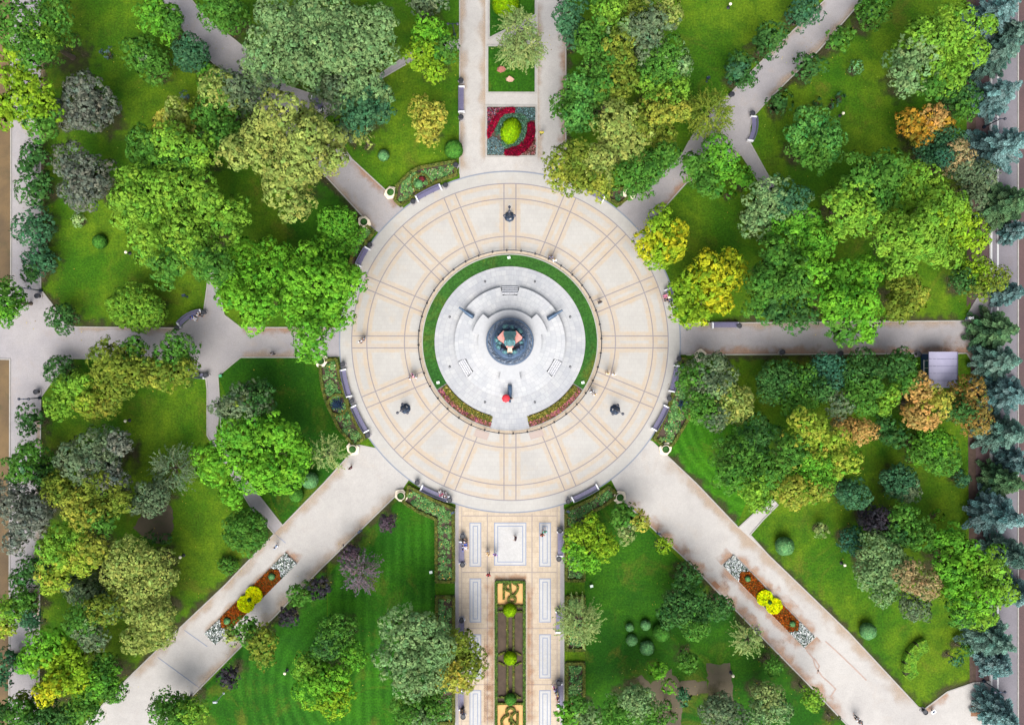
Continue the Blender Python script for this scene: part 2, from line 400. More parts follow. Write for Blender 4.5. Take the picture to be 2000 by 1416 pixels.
# ---------------------------------------------------------------- ground materials
def lawn_mat(name, c1, c2, c3, stripe=None, ang=0, curve=0, dry=(126, 124, 44)):
    c1, c2 = [tuple(v*.92 for v in c) for c in (c1, c2)]
    m, nt, b = new_mat(name); p = posn(nt)
    f1 = smooth(nt, noise(nt, p, .11, 5, .65), .38, .62); f2 = smooth(nt, noise(nt, p, .45, 5, .7), .35, .68); f3 = noise(nt, p, 4.5, 6, .8); f4 = smooth(nt, noise(nt, p, .16, 6, .72, .8), .52, .72)
    c = mixc(nt, f1, lin(c1), lin(c2)); c = mixc(nt, mathn(nt, 'MULTIPLY', f2, .6), c, lin(c3, .8)); c = mixc(nt, mathn(nt, 'MULTIPLY', f4, .62), c, lin(dry, .62))
    if stripe:
        mp = N(nt, 'ShaderNodeMapping'); nt.links.new(p, mp.inputs[0]); mp.inputs['Rotation'].default_value = (0, 0, ang)
        w = N(nt, 'ShaderNodeTexWave', wave_type='RINGS' if curve else 'BANDS'); nt.links.new(mp.outputs[0], w.inputs[0])
        if curve: mp.inputs['Location'].default_value = curve; w.rings_direction = 'Z'
        w.inputs['Scale'].default_value = stripe; w.inputs['Distortion'].default_value = 2.0; w.inputs['Detail Scale'].default_value = .12; w.inputs['Detail'].default_value = 2
        st = smooth(nt, noise(nt, p, .13, 2), .35, .6, .15, 1)
        c = mixc(nt, mathn(nt, 'MULTIPLY', mathn(nt, 'MULTIPLY', w.outputs[1], st), .30), c, [x*1.8+.010 for x in lin(c2)])
    v = smooth(nt, f3, .3, .75, .5, 1.45)
    c = mixc(nt, 1.0, c, N_comb(nt, v), 'MULTIPLY')
    nt.links.new(c, b.inputs['Base Color']); b.inputs['Roughness'].default_value = .9; b.inputs['Specular IOR Level'].default_value = .15
    bump(nt, b, f3, .5, .05); return m
def N_comb(nt, v):
    n = N(nt, 'ShaderNodeCombineColor')
    for i in range(3): nt.links.new(v, n.inputs[i])
    return n.outputs[0]
def pave_mat(name, c1, c2, dirt, joint=None, k=1.0, jc=(120, 112, 104), dirt_amt=.5):
    m, nt, b = new_mat(name); p = posn(nt)
    f1 = smooth(nt, noise(nt, p, .12, 5, .6), .35, .65); f2 = smooth(nt, noise(nt, p, .35, 6, .7, .6), .52, .78); f3 = noise(nt, p, 7, 5, .7)
    c = mixc(nt, f1, lin(c1, k), lin(c2, k)); c = mixc(nt, mathn(nt, 'MULTIPLY', f2, dirt_amt), c, lin(dirt, k))
    if joint:
        br = N(nt, 'ShaderNodeTexBrick'); nt.links.new(p, br.inputs[0]); br.inputs['Scale'].default_value = 1
        br.inputs['Brick Width'].default_value = joint[0]; br.inputs['Row Height'].default_value = joint[1]; br.inputs['Mortar Size'].default_value = joint[2]
        br.inputs['Color1'].default_value = (.93, .93, .93, 1); br.inputs['Color2'].default_value = (1.04, 1.04, 1.04, 1); br.inputs['Mortar'].default_value = (.72, .70, .70, 1)
        c = mixc(nt, 1.0, c, br.outputs[0], 'MULTIPLY')
    f5 = noise(nt, p, .9, 6, .7, .4)
    c = mixc(nt, 1.0, c, N_comb(nt, smooth(nt, f3, .2, .8, .88, 1.1)), 'MULTIPLY'); c = mixc(nt, 1.0, c, N_comb(nt, smooth(nt, f5, .3, .72, .93, 1.03)), 'MULTIPLY')
    nt.links.new(c, b.inputs['Base Color']); b.inputs['Roughness'].default_value = .85
    bump(nt, b, f3, .25, .01); return m
KP = .66
M_LAWN = lawn_mat('lawn_grass', (64, 110, 12), (100, 130, 20), (40, 88, 14))
M_LAWN_S = lawn_mat('mown_lawn_grass', (34, 90, 10), (52, 110, 10), (28, 76, 12), .27)
M_LAWN_C = lawn_mat('curved_mown_grass', (34, 88, 12), (48, 106, 12), (30, 76, 14), .26, 0, (16.8, 37.9, 0))
M_LAWN_D = lawn_mat('deep_lawn_grass', (36, 88, 12), (56, 106, 12), (28, 76, 14))
M_PATH = pave_mat('path_concrete', (210, 205, 200), (199, 194, 190), (200, 180, 158), None, KP, dirt_amt=.3)
M_PATHG = pave_mat('grey_path_concrete', (182, 176, 176), (170, 165, 168), (182, 158, 134), None, KP+.04, dirt_amt=.35)
M_PROM = pave_mat('promenade_paving', (236, 216, 190), (228, 208, 184), (222, 192, 156), (.6, .6, .012), .56, dirt_amt=.5)
M_WHITE = pave_mat('white_tiles', (226, 226, 228), (214, 216, 222), (206, 206, 210), (.6, .3, .03), KP+.08, dirt_amt=.5)
def polar_tiles(name, c1, c2, k):
    m, nt, b = new_mat(name); tc = N(nt, 'ShaderNodeTexCoord').outputs['Object']
    sp = N(nt, 'ShaderNodeSeparateXYZ'); nt.links.new(tc, sp.inputs[0]); x, y = sp.outputs[0], sp.outputs[1]
    r = mathn(nt, 'SQRT', mathn(nt, 'ADD', mathn(nt, 'MULTIPLY', x, x), mathn(nt, 'MULTIPLY', y, y)))
    rr = mathn(nt, 'ADD', mathn(nt, 'FLOOR', mathn(nt, 'DIVIDE', r, 1.2)), 1.0)
    cb = N(nt, 'ShaderNodeCombineXYZ'); nt.links.new(mathn(nt, 'MULTIPLY', mathn(nt, 'MULTIPLY', mathn(nt, 'ARCTAN2', y, x), rr), 1.2), cb.inputs[0]); nt.links.new(r, cb.inputs[1])
    br = N(nt, 'ShaderNodeTexBrick'); nt.links.new(cb.outputs[0], br.inputs[0]); br.inputs['Scale'].default_value = 1; br.inputs['Brick Width'].default_value = .62; br.inputs['Row Height'].default_value = .6; br.inputs['Mortar Size'].default_value = .022
    br.inputs['Color1'].default_value = (.90, .905, .93, 1); br.inputs['Color2'].default_value = (1.06, 1.06, 1.05, 1); br.inputs['Mortar'].default_value = (.80, .80, .83, 1)
    c = mixc(nt, smooth(nt, noise(nt, tc, .4, 5, .6), .35, .65), lin(c1, k), lin(c2, k)); c = mixc(nt, 1.0, c, br.outputs[0], 'MULTIPLY')
    c = mixc(nt, 1.0, c, N_comb(nt, smooth(nt, noise(nt, tc, 3, 6, .7), .25, .75, .93, 1.04)), 'MULTIPLY')
    nt.links.new(c, b.inputs['Base Color']); b.inputs['Roughness'].default_value = .7; return m
M_TILE = polar_tiles('white_radial_tiles', (230, 230, 231), (218, 220, 223), .56)
M_TILE2 = polar_tiles('pale_grey_radial_tiles', (222, 222, 223), (208, 210, 214), .54)
M_PANEL = pave_mat('pale_panel_paving', (232, 230, 228), (222, 220, 220), (220, 212, 200), None, .56)
M_LINE = plain('blue_grey_band', (150, 160, 182), .8, .1, 2, k=KP+.05)
M_KERB = plain('kerb_stone', (186, 182, 176), .85, .14, 2, k=KP)
M_ROAD = pave_mat('road_asphalt', (158, 152, 160), (146, 142, 150), (150, 138, 134), None, KP-.1)
M_RPAINT = plain('road_paint', (225, 225, 225), .7, .1, 5, k=.7)
M_BRICK = pave_mat('red_brick_paving', (112, 86, 86), (98, 78, 82), (96, 84, 70), (.24, .12, .012), .7)
M_SOIL = plain('soil', (84, 68, 58), .95, .25, 2.5, k=.8)
M_DRY = pave_mat('dry_verge', (146, 118, 78), (112, 92, 66), (84, 84, 52), None, .6, dirt_amt=.8)
M_SAND = plain('orange_sand', (236, 186, 120), .95, .14, 1.2, k=.72)
M_BLACK = plain('black_iron', (40, 42, 50), .5, .15, 8)
M_RED = plain('rusty_stain_soil', (150, 110, 84), .9, .2, 2, k=.8)

# stains: real dirt lying on the paving, its own irregular outline
def stain_mat(name, c, k=1, dens=.8, scale=.5):
    m, nt, b = new_mat(name); p = posn(nt)
    uv = N(nt, 'ShaderNodeUVMap'); sp = N(nt, 'ShaderNodeSeparateXYZ'); nt.links.new(uv.outputs[0], sp.inputs[0])
    n1 = noise(nt, p, scale, 3, .45); n2 = noise(nt, p, 2.5, 3, .5)
    e = mathn(nt, 'SUBTRACT', 1.0, sp.outputs[1])
    a = mathn(nt, 'ADD', mathn(nt, 'MULTIPLY', e, .85), mathn(nt, 'SUBTRACT', mathn(nt, 'MULTIPLY', n1, 1.5), .95))
    a = mathn(nt, 'ADD', a, mathn(nt, 'MULTIPLY', mathn(nt, 'SUBTRACT', n2, .5), .12))
    ends = smooth(nt, mathn(nt, 'MULTIPLY', sp.outputs[0], mathn(nt, 'SUBTRACT', 1.0, sp.outputs[0])), 0, .06)
    a = mathn(nt, 'MULTIPLY', mathn(nt, 'MULTIPLY', smooth(nt, a, .0, .75), dens), ends)
    b.inputs['Base Color'].default_value = (*lin(c, k), 1); b.inputs['Roughness'].default_value = .95
    nt.links.new(a, b.inputs['Alpha']); return m
M_STAIN = stain_mat('tan_dirt', (212, 182, 150), KP, .5)
M_STAIN2 = stain_mat('rusty_dirt', (202, 152, 114), KP, .55, .9)
def ribbon(name, pts, w, z, m, parent=None, side=1):
    """dirt ribbon lying along an edge, v=0 at the edge"""
    pts = [Vector(p[:2]) for p in pts]; vs = []; n = len(pts); ls = [0]
    for i in range(1, n): ls.append(ls[-1]+(pts[i]-pts[i-1]).length)
    for i in range(n):
        t = (pts[min(i+1, n-1)]-pts[max(i-1, 0)]).normalized(); q = Vector((-t.y, t.x))*side*w
        vs += [(*pts[i], z), (*(pts[i]+q), z)]
    fs = [(2*i, 2*i+1, 2*i+3, 2*i+2) if side < 0 else (2*i, 2*i+2, 2*i+3, 2*i+1) for i in range(n-1)]
    me = bpy.data.meshes.new(name); me.from_pydata(vs, [], fs); uv = me.uv_layers.new(name='UVMap')
    for poly in me.polygons:
        for li in poly.loop_indices:
            v = me.loops[li].vertex_index; uv.data[li].uv = (ls[v//2]/ls[-1], v % 2)
    me.materials.append(m); o = bpy.data.objects.new(name, me); link(o, parent)
    tag(o, kind='structure'); return o
def struct(name, b, m, z=None): o = b.build(name, m); tag(o, kind='structure'); return o
def jag(l, amp=3, step=7):
    out = []; r_ = random.Random(len(l))
    for i in range(len(l)):
        a, b_ = l[i], l[(i+1) % len(l)]; n = max(1, int(math.hypot(b_[0]-a[0], b_[1]-a[1])/step))
        for k in range(n): out.append((a[0]+(b_[0]-a[0])*k/n+r_.uniform(-amp, amp), a[1]+(b_[1]-a[1])*k/n+r_.uniform(-amp, amp)))
    return out
def PP2(l, z=0): return [P(x, y, z)[:2] for x, y in l]
# ---------------------------------------------------------------- ground sheets
gm = MB(); gm.sheet([(-400, -400), (400, -400), (400, 400), (-400, 400)], 0.0); struct('lawn_ground', gm, M_LAWN)
struct('mown_lawn', MB().sheet(PP2([(785, 968), (850, 1000), (850, 1440), (640, 1440), (640, 1125), (690, 1062)]), .004), M_LAWN_S)
struct('mown_lawn', MB().sheet(PP2([(639, 1118), (639, 1440), (300, 1440), (380, 1360), (476, 1262), (622, 1118)]), .005), M_LAWN_C)
struct('mown_lawn', MB().sheet(PP2([(1142, 1000), (1195, 962), (1650, 1411), (1680, 1440), (1142, 1440)]), .004), M_LAWN_D)
struct('mown_lawn', MB().sheet(PP2([(1274, 868), (1335, 800), (1520, 830), (1440, 1024)]), .004), lawn_mat('arc_mown_grass', (42, 102, 10), (62, 120, 10), (34, 86, 14), .28, 0, (-30, 5.5, 0)))
struct('lawn', MB().sheet(PP2([(426, 735), (466, 699), (625, 699), (700, 872), (552, 1024)]), .004), M_LAWN_D)
struct('lawn', MB().sheet(PP2([(640, 345), (735, 450), (700, 560), (560, 560), (560, 400)]), .004), M_LAWN_D)
# streets at the two sides
struct('side_street', MB().sheet(PP2([(22, -60), (78, -60), (79, 568), (79, 775), (76, 1480), (18, 1480), (20, 703), (-60, 700), (-60, 556), (22, 556)]), .010), M_PATHG)
struct('dry_verge', MB().sheet(PP2([(-300, -60), (22, -60), (22, 556), (-300, 556)]), .005), M_DRY)
struct('dry_verge', MB().sheet(PP2([(-300, 700), (18, 700), (16, 1480), (-300, 1480)]), .005), M_DRY)
struct('brick_pavement', MB().sheet(PP2([(1896, -60), (1934, -60), (1934, 1480), (1896, 1480)]), .006), M_BRICK)
struct('brick_pavement', MB().sheet(PP2([(1988, -60), (2400, -60), (2400, 1480), (1988, 1480)]), .006), M_BRICK)
struct('road', MB().sheet(PP2([(1934, -60), (1988, -60), (1988, 1480), (1934, 1480)]), .012), M_ROAD)
b = MB()
for x, w in ((1936.5, 1.6), (1949, 1.6)):
    b.sheet(PP2([(x-w, -60), (x+w, -60), (x+w, 1480), (x-w, 1480)]), .017)
struct('road_marking', b, M_RPAINT)
struct('soil_strip', MB().sheet(PP2([(1888, -60), (1906, -60), (1906, 575), (1888, 600)]), .009), M_SOIL)
struct('soil_strip', MB().sheet(PP2([(1890, 735), (1906, 735), (1906, 1335), (1894, 1340)]), .009), M_SOIL)
# diagonal and straight paths
W_POLY = [(-5, 640), (80, 568), (105, 598), (128, 634), (150, 639), (350, 641), (372, 622), (398, 611), (405, 560), (408, 520), (428, 520), (426, 560), (438, 615), (470, 640), (662, 640), (680, 668), (662, 697), (470, 698), (448, 716), (426, 735), (430, 800), (422, 860), (434, 870), (500, 960), (552, 1026), (536, 1042), (490, 990), (405, 850), (405, 760), (402, 735), (378, 722), (350, 702), (142, 700), (102, 745), (80, 776), (18, 776), (18, 640)]
struct('west_path', MB().sheet(PP2(W_POLY), .015), M_PATHG)
E_POLY = [(1310, 632), (1750, 628), (1884, 627), (1892, 610), (1908, 583), (1936, 578), (1936, 752), (1918, 735), (1902, 712), (1888, 690), (1750, 691), (1310, 693)]
struct('east_path', MB().sheet(PP2(E_POLY), .015), M_PATHG)
NE_POLY = [(1190, 415), (1215, 400), (1330, 306), (1345, 278), (1385, 215), (1425, 185), (1470, 138), (1500, 108), (1560, 50), (1612, 0), (1660, -50), (1740, -55), (1685, 0), (1600, 98), (1545, 152), (1500, 196), (1474, 225), (1464, 250), (1465, 280), (1510, 362), (1540, 420), (1520, 420), (1486, 362), (1448, 303), (1400, 318), (1340, 358), (1292, 412), (1262, 470)]
struct('northeast_path', MB().sheet(PP2(NE_POLY), .019), M_PATHG)
NW_POLY = [(296, -30), (350, 50), (403, 110), (433, 140), (530, 235), (590, 300), (633, 341), (733, 450), (760, 470), (800, 420), (782, 400), (753, 372), (687, 311), (655, 270), (632, 232), (700, 180), (800, 122), (898, 96), (898, 78), (800, 104), (660, 206), (610, 185), (560, 168), (500, 113), (460, 80), (400, 33), (350, -30)]
struct('northwest_path', MB().sheet(PP2(NW_POLY), .019), M_PATHG)
SW_POLY = [(700, 868), (632, 944), (550, 1027), (440, 1142), (350, 1227), (247, 1327), (140, 1440), (280, 1460), (377, 1357), (473, 1260), (533, 1207), (623, 1114), (787, 954), (800, 935), (760, 880)]
struct('southwest_path', MB().sheet(PP2(SW_POLY), .023), M_PATH)
SE_POLY = [(1190, 930), (1213, 974), (1348, 1100), (1500, 1256), (1577, 1334), (1650, 1411), (1690, 1450), (1936, 1450), (1936, 1330), (1900, 1333), (1850, 1350), (1805, 1384), (1793, 1380), (1657, 1234), (1500, 1083), (1465, 1044), (1490, 1015), (1520, 985), (1508, 972), (1475, 1000), (1442, 1030), (1360, 944), (1275, 862), (1250, 850)]
struct('southeast_path', MB().sheet(PP2(SE_POLY), .023), M_PATH)
struct('north_path', MB().sheet(PP2([(898, -60), (1105, -60), (1105, 360), (898, 360)]), .027), M_PATH)
struct('lawn_island', MB().prism(PP2([(955, -60), (1046, -60), (1046, 30), (955, 76)]), .02, .06), M_LAWN_D)
struct('lawn_island', MB().prism(PP2([(952, 90), (1046, 90), (1046, 182), (952, 182)]), .02, .06), M_LAWN_D)
struct('promenade', MB().sheet(PP2([(890, 960), (1101, 960), (1101, 1480), (890, 1480)]), .031), M_PROM)
b = MB()
for px in (952, 1039):
    b.sheet(PP2([(px-.8, 1003), (px+.8, 1003), (px+.8, 1480), (px-.8, 1480)]), .036)
for py in (1007, 1117, 1226, 1336):
    b.sheet(PP2([(903, py-.7), (1087, py-.7), (1087, py+.7), (903, py+.7)]), .034)
for px in (902, 1088):
    b.sheet(PP2([(px-.6, 990), (px+.6, 990), (px+.6, 1480), (px-.6, 1480)]), .038)
struct('paving_joint', b, plain('joint_line', (176, 164, 160), .9, .1, 2, k=.6))
b = MB()
for a_, c_ in ((890, 896), (1094, 1101)): b.sheet(PP2([(a_, 985), (c_, 985), (c_, 1480), (a_, 1480)]), .041)
struct('edge_gutter', b, M_PATHG)
bl, bw, bl2, bp = MB(), MB(), MB(), MB()
def frame(x0, y0, x1, y1):
    for q, (mb, e) in enumerate(((bl, 0), (bw, 1.8), (bl2, 6.3), (bp, 8))):
        mb.sheet(PP2([(x0+e, y0+e), (x1-e, y0+e), (x1-e, y1-e), (x0+e, y1-e)]), .044+.004*q)
frame(965, 1020, 1028, 1104)
for y0 in (1020, 1129, 1238, 1347, 1456):
    frame(917, y0, 940, y0+86); frame(1053, y0, 1076, y0+86)
for mb, m in ((bl, M_LINE), (bw, M_PANEL), (bl2, M_LINE), (bp, M_PANEL)): struct('paving_panel', mb, m)
# the round plaza: paving pattern in polar coordinates around its own centre
def plaza_mat():
    m, nt, b = new_mat('plaza_paving'); tc = N(nt, 'ShaderNodeTexCoord').outputs['Object']; p = tc
    sp = N(nt, 'ShaderNodeSeparateXYZ'); nt.links.new(tc, sp.inputs[0]); x, y = sp.outputs[0], sp.outputs[1]
    r = mathn(nt, 'SQRT', mathn(nt, 'ADD', mathn(nt, 'MULTIPLY', x, x), mathn(nt, 'MULTIPLY', y, y)))
    th = mathn(nt, 'ARCTAN2', y, x); k = math.pi/8
    f = mathn(nt, 'SUBTRACT', mathn(nt, 'FLOORED_MODULO', mathn(nt, 'ADD', th, k/2), k), k/2)
    perp = mathn(nt, 'MULTIPLY', r, mathn(nt, 'SINE', f))
    dr = mathn(nt, 'ABSOLUTE', mathn(nt, 'SUBTRACT', mathn(nt, 'ABSOLUTE', perp), .70))
    out = mathn(nt, 'MULTIPLY', mathn(nt, 'GREATER_THAN', r, 309*S), 9.0); dr = mathn(nt, 'ADD', dr, out)
    dd = None
    for q in (309, 279.5, 206):
        e = mathn(nt, 'ABSOLUTE', mathn(nt, 'SUBTRACT', r, q*S)); dd = e if dd is None else mathn(nt, 'MINIMUM', dd, e)
    d = mathn(nt, 'MINIMUM', dd, dr)
    n1 = noise(nt, p, .5, 5, .6); n2 = noise(nt, p, 3, 5, .65); n3 = noise(nt, p, .14, 4, .6); n4 = noise(nt, p, 12, 3, .7)
    c = mixc(nt, smooth(nt, n3, .35, .65), lin((220, 216, 210), .56), lin((209, 205, 199), .56))
    c = mixc(nt, mathn(nt, 'MULTIPLY', smooth(nt, n1, .52, .74), .55), c, lin((224, 208, 188), .55))
    w = mathn(nt, 'ADD', d, mathn(nt, 'MULTIPLY', mathn(nt, 'SUBTRACT', n2, .5), .12))
    tan = smooth(nt, w, .66, .40)
    tan = mathn(nt, 'MULTIPLY', tan, mathn(nt, 'LESS_THAN', r, 309*S))
    tan = mathn(nt, 'MULTIPLY', tan, smooth(nt, n1, .2, .7, .32, .72))
    tcol = mixc(nt, smooth(nt, n2, .3, .7), lin((230, 202, 166), .55), lin((224, 204, 180), .55))
    c = mixc(nt, tan, c, tcol)
    ln = smooth(nt, d, .085, .03); c = mixc(nt, mathn(nt, 'MULTIPLY', ln, .7), c, lin((138, 136, 158), .5))
    d2 = mathn(nt, 'ABSOLUTE', mathn(nt, 'SUBTRACT', r, 333*S)); c = mixc(nt, mathn(nt, 'MULTIPLY', smooth(nt, d2, .13, .06), .9), c, lin((140, 150, 168), KP))
    br = N(nt, 'ShaderNodeTexBrick'); nt.links.new(tc, br.inputs[0]); br.inputs['Scale'].default_value = 1; br.inputs['Brick Width'].default_value = .5; br.inputs['Row Height'].default_value = .5; br.inputs['Mortar Size'].default_value = .012
    br.inputs['Color1'].default_value = (.97, .97, .97, 1); br.inputs['Color2'].default_value = (1.02, 1.02, 1.02, 1); br.inputs['Mortar'].default_value = (.89, .88, .87, 1)
    c = mixc(nt, 1.0, c, br.outputs[0], 'MULTIPLY'); c = mixc(nt, 1.0, c, N_comb(nt, smooth(nt, n4, .2, .8, .93, 1.06)), 'MULTIPLY')
    nt.links.new(c, b.inputs['Base Color']); b.inputs['Roughness'].default_value = .8; return m
def circ(r, n=128, a0=0, a1=360): return [(r*S*math.cos(R(a0+(a1-a0)*i/n)), r*S*math.sin(R(a0+(a1-a0)*i/n))) for i in range(n if a1-a0 >= 360 else n+1)]
o = MB().sheet(circ(334), 0).build('round_plaza', plaza_mat()); o.location = (CX, CY, .050); tag(o, kind='structure')
# kerbs
kb = MB()
def kerb(l, w=.14, z=.10): kb.strip(PP2(l), w, 0, z)
for l in ([(22, -60), (22, 556), (-60, 556)], [(79, -60), (80, 566), (105, 598), (128, 634), (150, 639), (350, 641)],
          [(18, 1480), (20, 702), (-60, 700)], [(76, 1480), (80, 776), (102, 745), (142, 700), (350, 702)],
          [(398, 611), (405, 560), (408, 520)], [(428, 520), (426, 560), (438, 615), (470, 640), (640, 640)],
          [(402, 735), (405, 760), (405, 850), (490, 990), (536, 1042)], [(624, 698), (470, 698), (448, 716), (426, 735), (430, 800), (434, 870), (500, 960), (552, 1026), (632, 944), (690, 880)],
          [(536, 1042), (440, 1142), (350, 1227), (247, 1327), (140, 1440)], [(280, 1460), (377, 1357), (473, 1260), (533, 1207), (623, 1114), (787, 954)],
          [(296, -30), (350, 50), (403, 110), (433, 140), (530, 235), (633, 341), (733, 450)], [(350, -30), (400, 33), (460, 80), (500, 113), (560, 168), (610, 185), (660, 206), (800, 104), (898, 78), (898, -60)],
          [(782, 400), (753, 372), (687, 311), (632, 232), (700, 180), (800, 122), (898, 96), (898, 340)],
          [(1105, -60), (1105, 345)], [(1215, 400), (1330, 306), (1345, 278), (1385, 215), (1425, 185), (1470, 138), (1500, 108), (1612, 0), (1660, -50)],
          [(1740, -55), (1685, 0), (1600, 98), (1545, 152), (1500, 196), (1474, 225), (1464, 250), (1465, 280), (1510, 362), (1540, 420)], [(1520, 420), (1486, 362), (1448, 303), (1340, 358), (1292, 412), (1262, 445)],
          [(1345, 632), (1750, 628), (1884, 627), (1892, 610), (1908, 583), (1934, 578)], [(1918, 735), (1902, 712), (1888, 690), (1750, 691), (1340, 693)],
          [(1213, 974), (1348, 1100), (1500, 1256), (1577, 1334), (1650, 1411), (1690, 1450)], [(1934, 1330), (1900, 1333), (1850, 1350), (1805, 1384), (1793, 1380), (1657, 1234), (1500, 1083), (1465, 1044), (1490, 1015), (1520, 985)],
          [(1508, 972), (1475, 1000), (1442, 1030), (1360, 944), (1290, 878)],
          [(1988, -60), (1988, 1480)], [(1933, -60), (1933, 578)], [(1933, 752), (1933, 1330)],
          [(890, 992), (890, 1480)], [(1101, 994), (1101, 1480)]): kerb(l)
for q in ([(955, -60), (1046, -60), (1046, 30), (955, 76)], [(952, 90), (1046, 90), (1046, 182), (952, 182)], [(950, 208), (1047, 208), (1047, 306), (950, 306)]):
    kb.strip(PP2(q), .2, 0, .12, True)
struct('kerb', kb, M_KERB)
# dirt along edges
for l, w, sd_, m_ in (([(690, 880), (632, 944), (550, 1027), (440, 1142), (350, 1227), (247, 1327)], 1.6, 1, M_STAIN), ([(787, 954), (623, 1114), (533, 1207), (473, 1260), (377, 1357)], 1.7, -1, M_STAIN),
       ([(1288, 875), (1360, 944), (1442, 1030), (1500, 1083), (1657, 1234), (1793, 1380)], 2.0, -1, M_STAIN), ([(1213, 974), (1348, 1100), (1500, 1256), (1577, 1334), (1650, 1411)], 2.0, 1, M_STAIN2),
       ([(470, 698), (640, 698)], 1.3, 1, M_STAIN), ([(640, 640), (470, 640)], 1.4, 1, M_STAIN2), ([(150, 640), (350, 642)], .9, -1, M_STAIN),
       ([(1345, 633), (1750, 629), (1884, 628)], 1.2, -1, M_STAIN), ([(1888, 689), (1750, 690), (1340, 692)], 1.5, -1, M_STAIN2),
       ([(899, -30), (899, 340)], 1.4, 1, M_STAIN), ([(948, -30), (948, 320)], 1.2, -1, M_STAIN), ([(1050, 0), (1050, 320)], 1.0, 1, M_STAIN), ([(1104, 0), (1104, 340)], 1.2, -1, M_STAIN2),
       ([(633, 341), (733, 450)], 1.2, 1, M_STAIN), ([(782, 400), (687, 311)], 1.3, 1, M_STAIN2),
       ([(1500, 196), (1600, 98), (1685, 0)], 1.2, 1, M_STAIN), ([(1612, 0), (1500, 108)], 1.0, 1, M_STAIN), ([(1292, 412), (1340, 358), (1448, 303)], 1.3, 1, M_STAIN2),
       ([(1850, 1350), (1805, 1384)], 1.2, 1, M_STAIN2), ([(964, 1130), (964, 1416)], 1.5, -1, M_STAIN2), ([(1030, 1416), (1030, 1133)], 1.3, -1, M_STAIN2), ([(964, 1131), (1030, 1131)], 1.2, 1, M_STAIN2),
       ([(945, 1416), (945, 1240)], 1.3, -1, M_STAIN2), ([(1410, 1104), (1570, 1264)], 1.6, -1, M_STAIN2), ([(1436, 1084), (1592, 1242)], 1.5, 1, M_STAIN2), ([(1570, 1266), (1596, 1242)], 1.8, -1, M_STAIN2), ([(558, 1078), (400, 1237)], .8, -1, M_STAIN),
       ([(582, 1100), (556, 1078)], 1.5, -1, M_STAIN2), ([(1408, 1104), (1432, 1083)], 1.5, 1, M_STAIN2), ([(1840, 690), (1890, 690), (1915, 735)], 3.0, 1, M_STAIN2),
       ([(79, 40), (79, 560)], .9, 1, M_STAIN), ([(76, 1400), (79, 790)], .9, 1, M_STAIN)):
    ribbon('dirt_stain', PP2(l), w, .0415 if m_ is M_STAIN else .0425, m_, None, sd_)
# cracks with rust bleeding on the southeast path
b = MB()
for l in ([(1575, 1270), (1588, 1285), (1592, 1300), (1605, 1320), (1622, 1335), (1632, 1345), (1622, 1360)], [(1612, 1252), (1632, 1270), (1648, 1285), (1672, 1308), (1692, 1328)], [(1590, 1285), (1600, 1300), (1596, 1315)]):
    b.strip(PP2(l), .16, .023, .045)
struct('path_crack', b, plain('crack_dirt', (196, 172, 160), .95, .2, 3, k=KP))
b = MB()
for p0, p1 in (((308, 1283), (393, 1345)), ((360, 1230), (405, 1262)), ((536, 1042), (558, 1060))): b.strip(PP2([p0, p1]), .09, .023, .04)
struct('path_joint', b, M_LINE)
# bare earth patches at the south
M_BARE = pave_mat('bare_earth', (108, 96, 74), (86, 78, 60), (70, 92, 40), None, .65, dirt_amt=.8)
struct('bare_earth', MB().sheet(PP2(jag([(1381, 1297), (1428, 1296), (1432, 1385), (1385, 1388)])), .011), M_BARE)
struct('bare_earth', MB().sheet(PP2(jag([(1240, 1325), (1256, 1318), (1270, 1335), (1310, 1308), (1325, 1330), (1380, 1330), (1382, 1350), (1335, 1365), (1332, 1416), (1285, 1440), (1280, 1390), (1262, 1345)])), .012), M_BARE)
struct('bare_earth', MB().sheet(PP2(jag([(335, 985), (322, 978), (280, 1000), (262, 1030), (285, 1052), (322, 1062), (336, 1040), (340, 1005)])), .011), M_BARE)
struct('manhole_cover', MB().prism(PP2([(1386, 1141), (1396, 1134), (1407, 1145), (1396, 1153)]), .02, .05), M_RED)
struct('manhole_cover', MB().prism(PP2([(1896, 1378), (1916, 1378), (1916, 1398), (1896, 1398)]), .02, .05), M_RED)

# worn earth on the lawn side of the kerbs
M_WORN_SHADE = stain_mat('worn_soil_and_shade', (80, 76, 44), .6, .8, .9)  # same soil tone also paints the shade discs under the trees
for l, sd_ in (([(150, 638), (350, 640)], 1), ([(247, 1325), (350, 1225), (440, 1140), (536, 1041)], 1), ([(1791, 1381), (1657, 1236), (1500, 1085), (1465, 1046)], -1), ([(1442, 1028), (1360, 942), (1290, 876)], -1),
       ([(1350, 631), (1884, 626)], 1), ([(1348, 1102), (1500, 1258), (1577, 1336), (1650, 1413)], -1), ([(1500, 198), (1600, 100), (1687, 0)], -1), ([(350, 50), (403, 112), (431, 141), (530, 237), (633, 343), (731, 450)], -1),
       ([(1805, 1382), (1850, 1348), (1900, 1331)], 1), ([(1105, 0), (1105, 340)], 1), ([(81, 570), (81, 20)], -1), ([(82, 780), (78, 1400)], 1), ([(480, 1262), (533, 1209), (623, 1116), (780, 962)], -1), ([(897, 20), (897, 300)], 1), ([(80, 570), (107, 598), (130, 634)], 1), ([(1340, 695), (1750, 693)], -1)):
    ribbon('worn_edge', PP2(l), 1.3, .0085, M_WORN_SHADE, None, sd_)
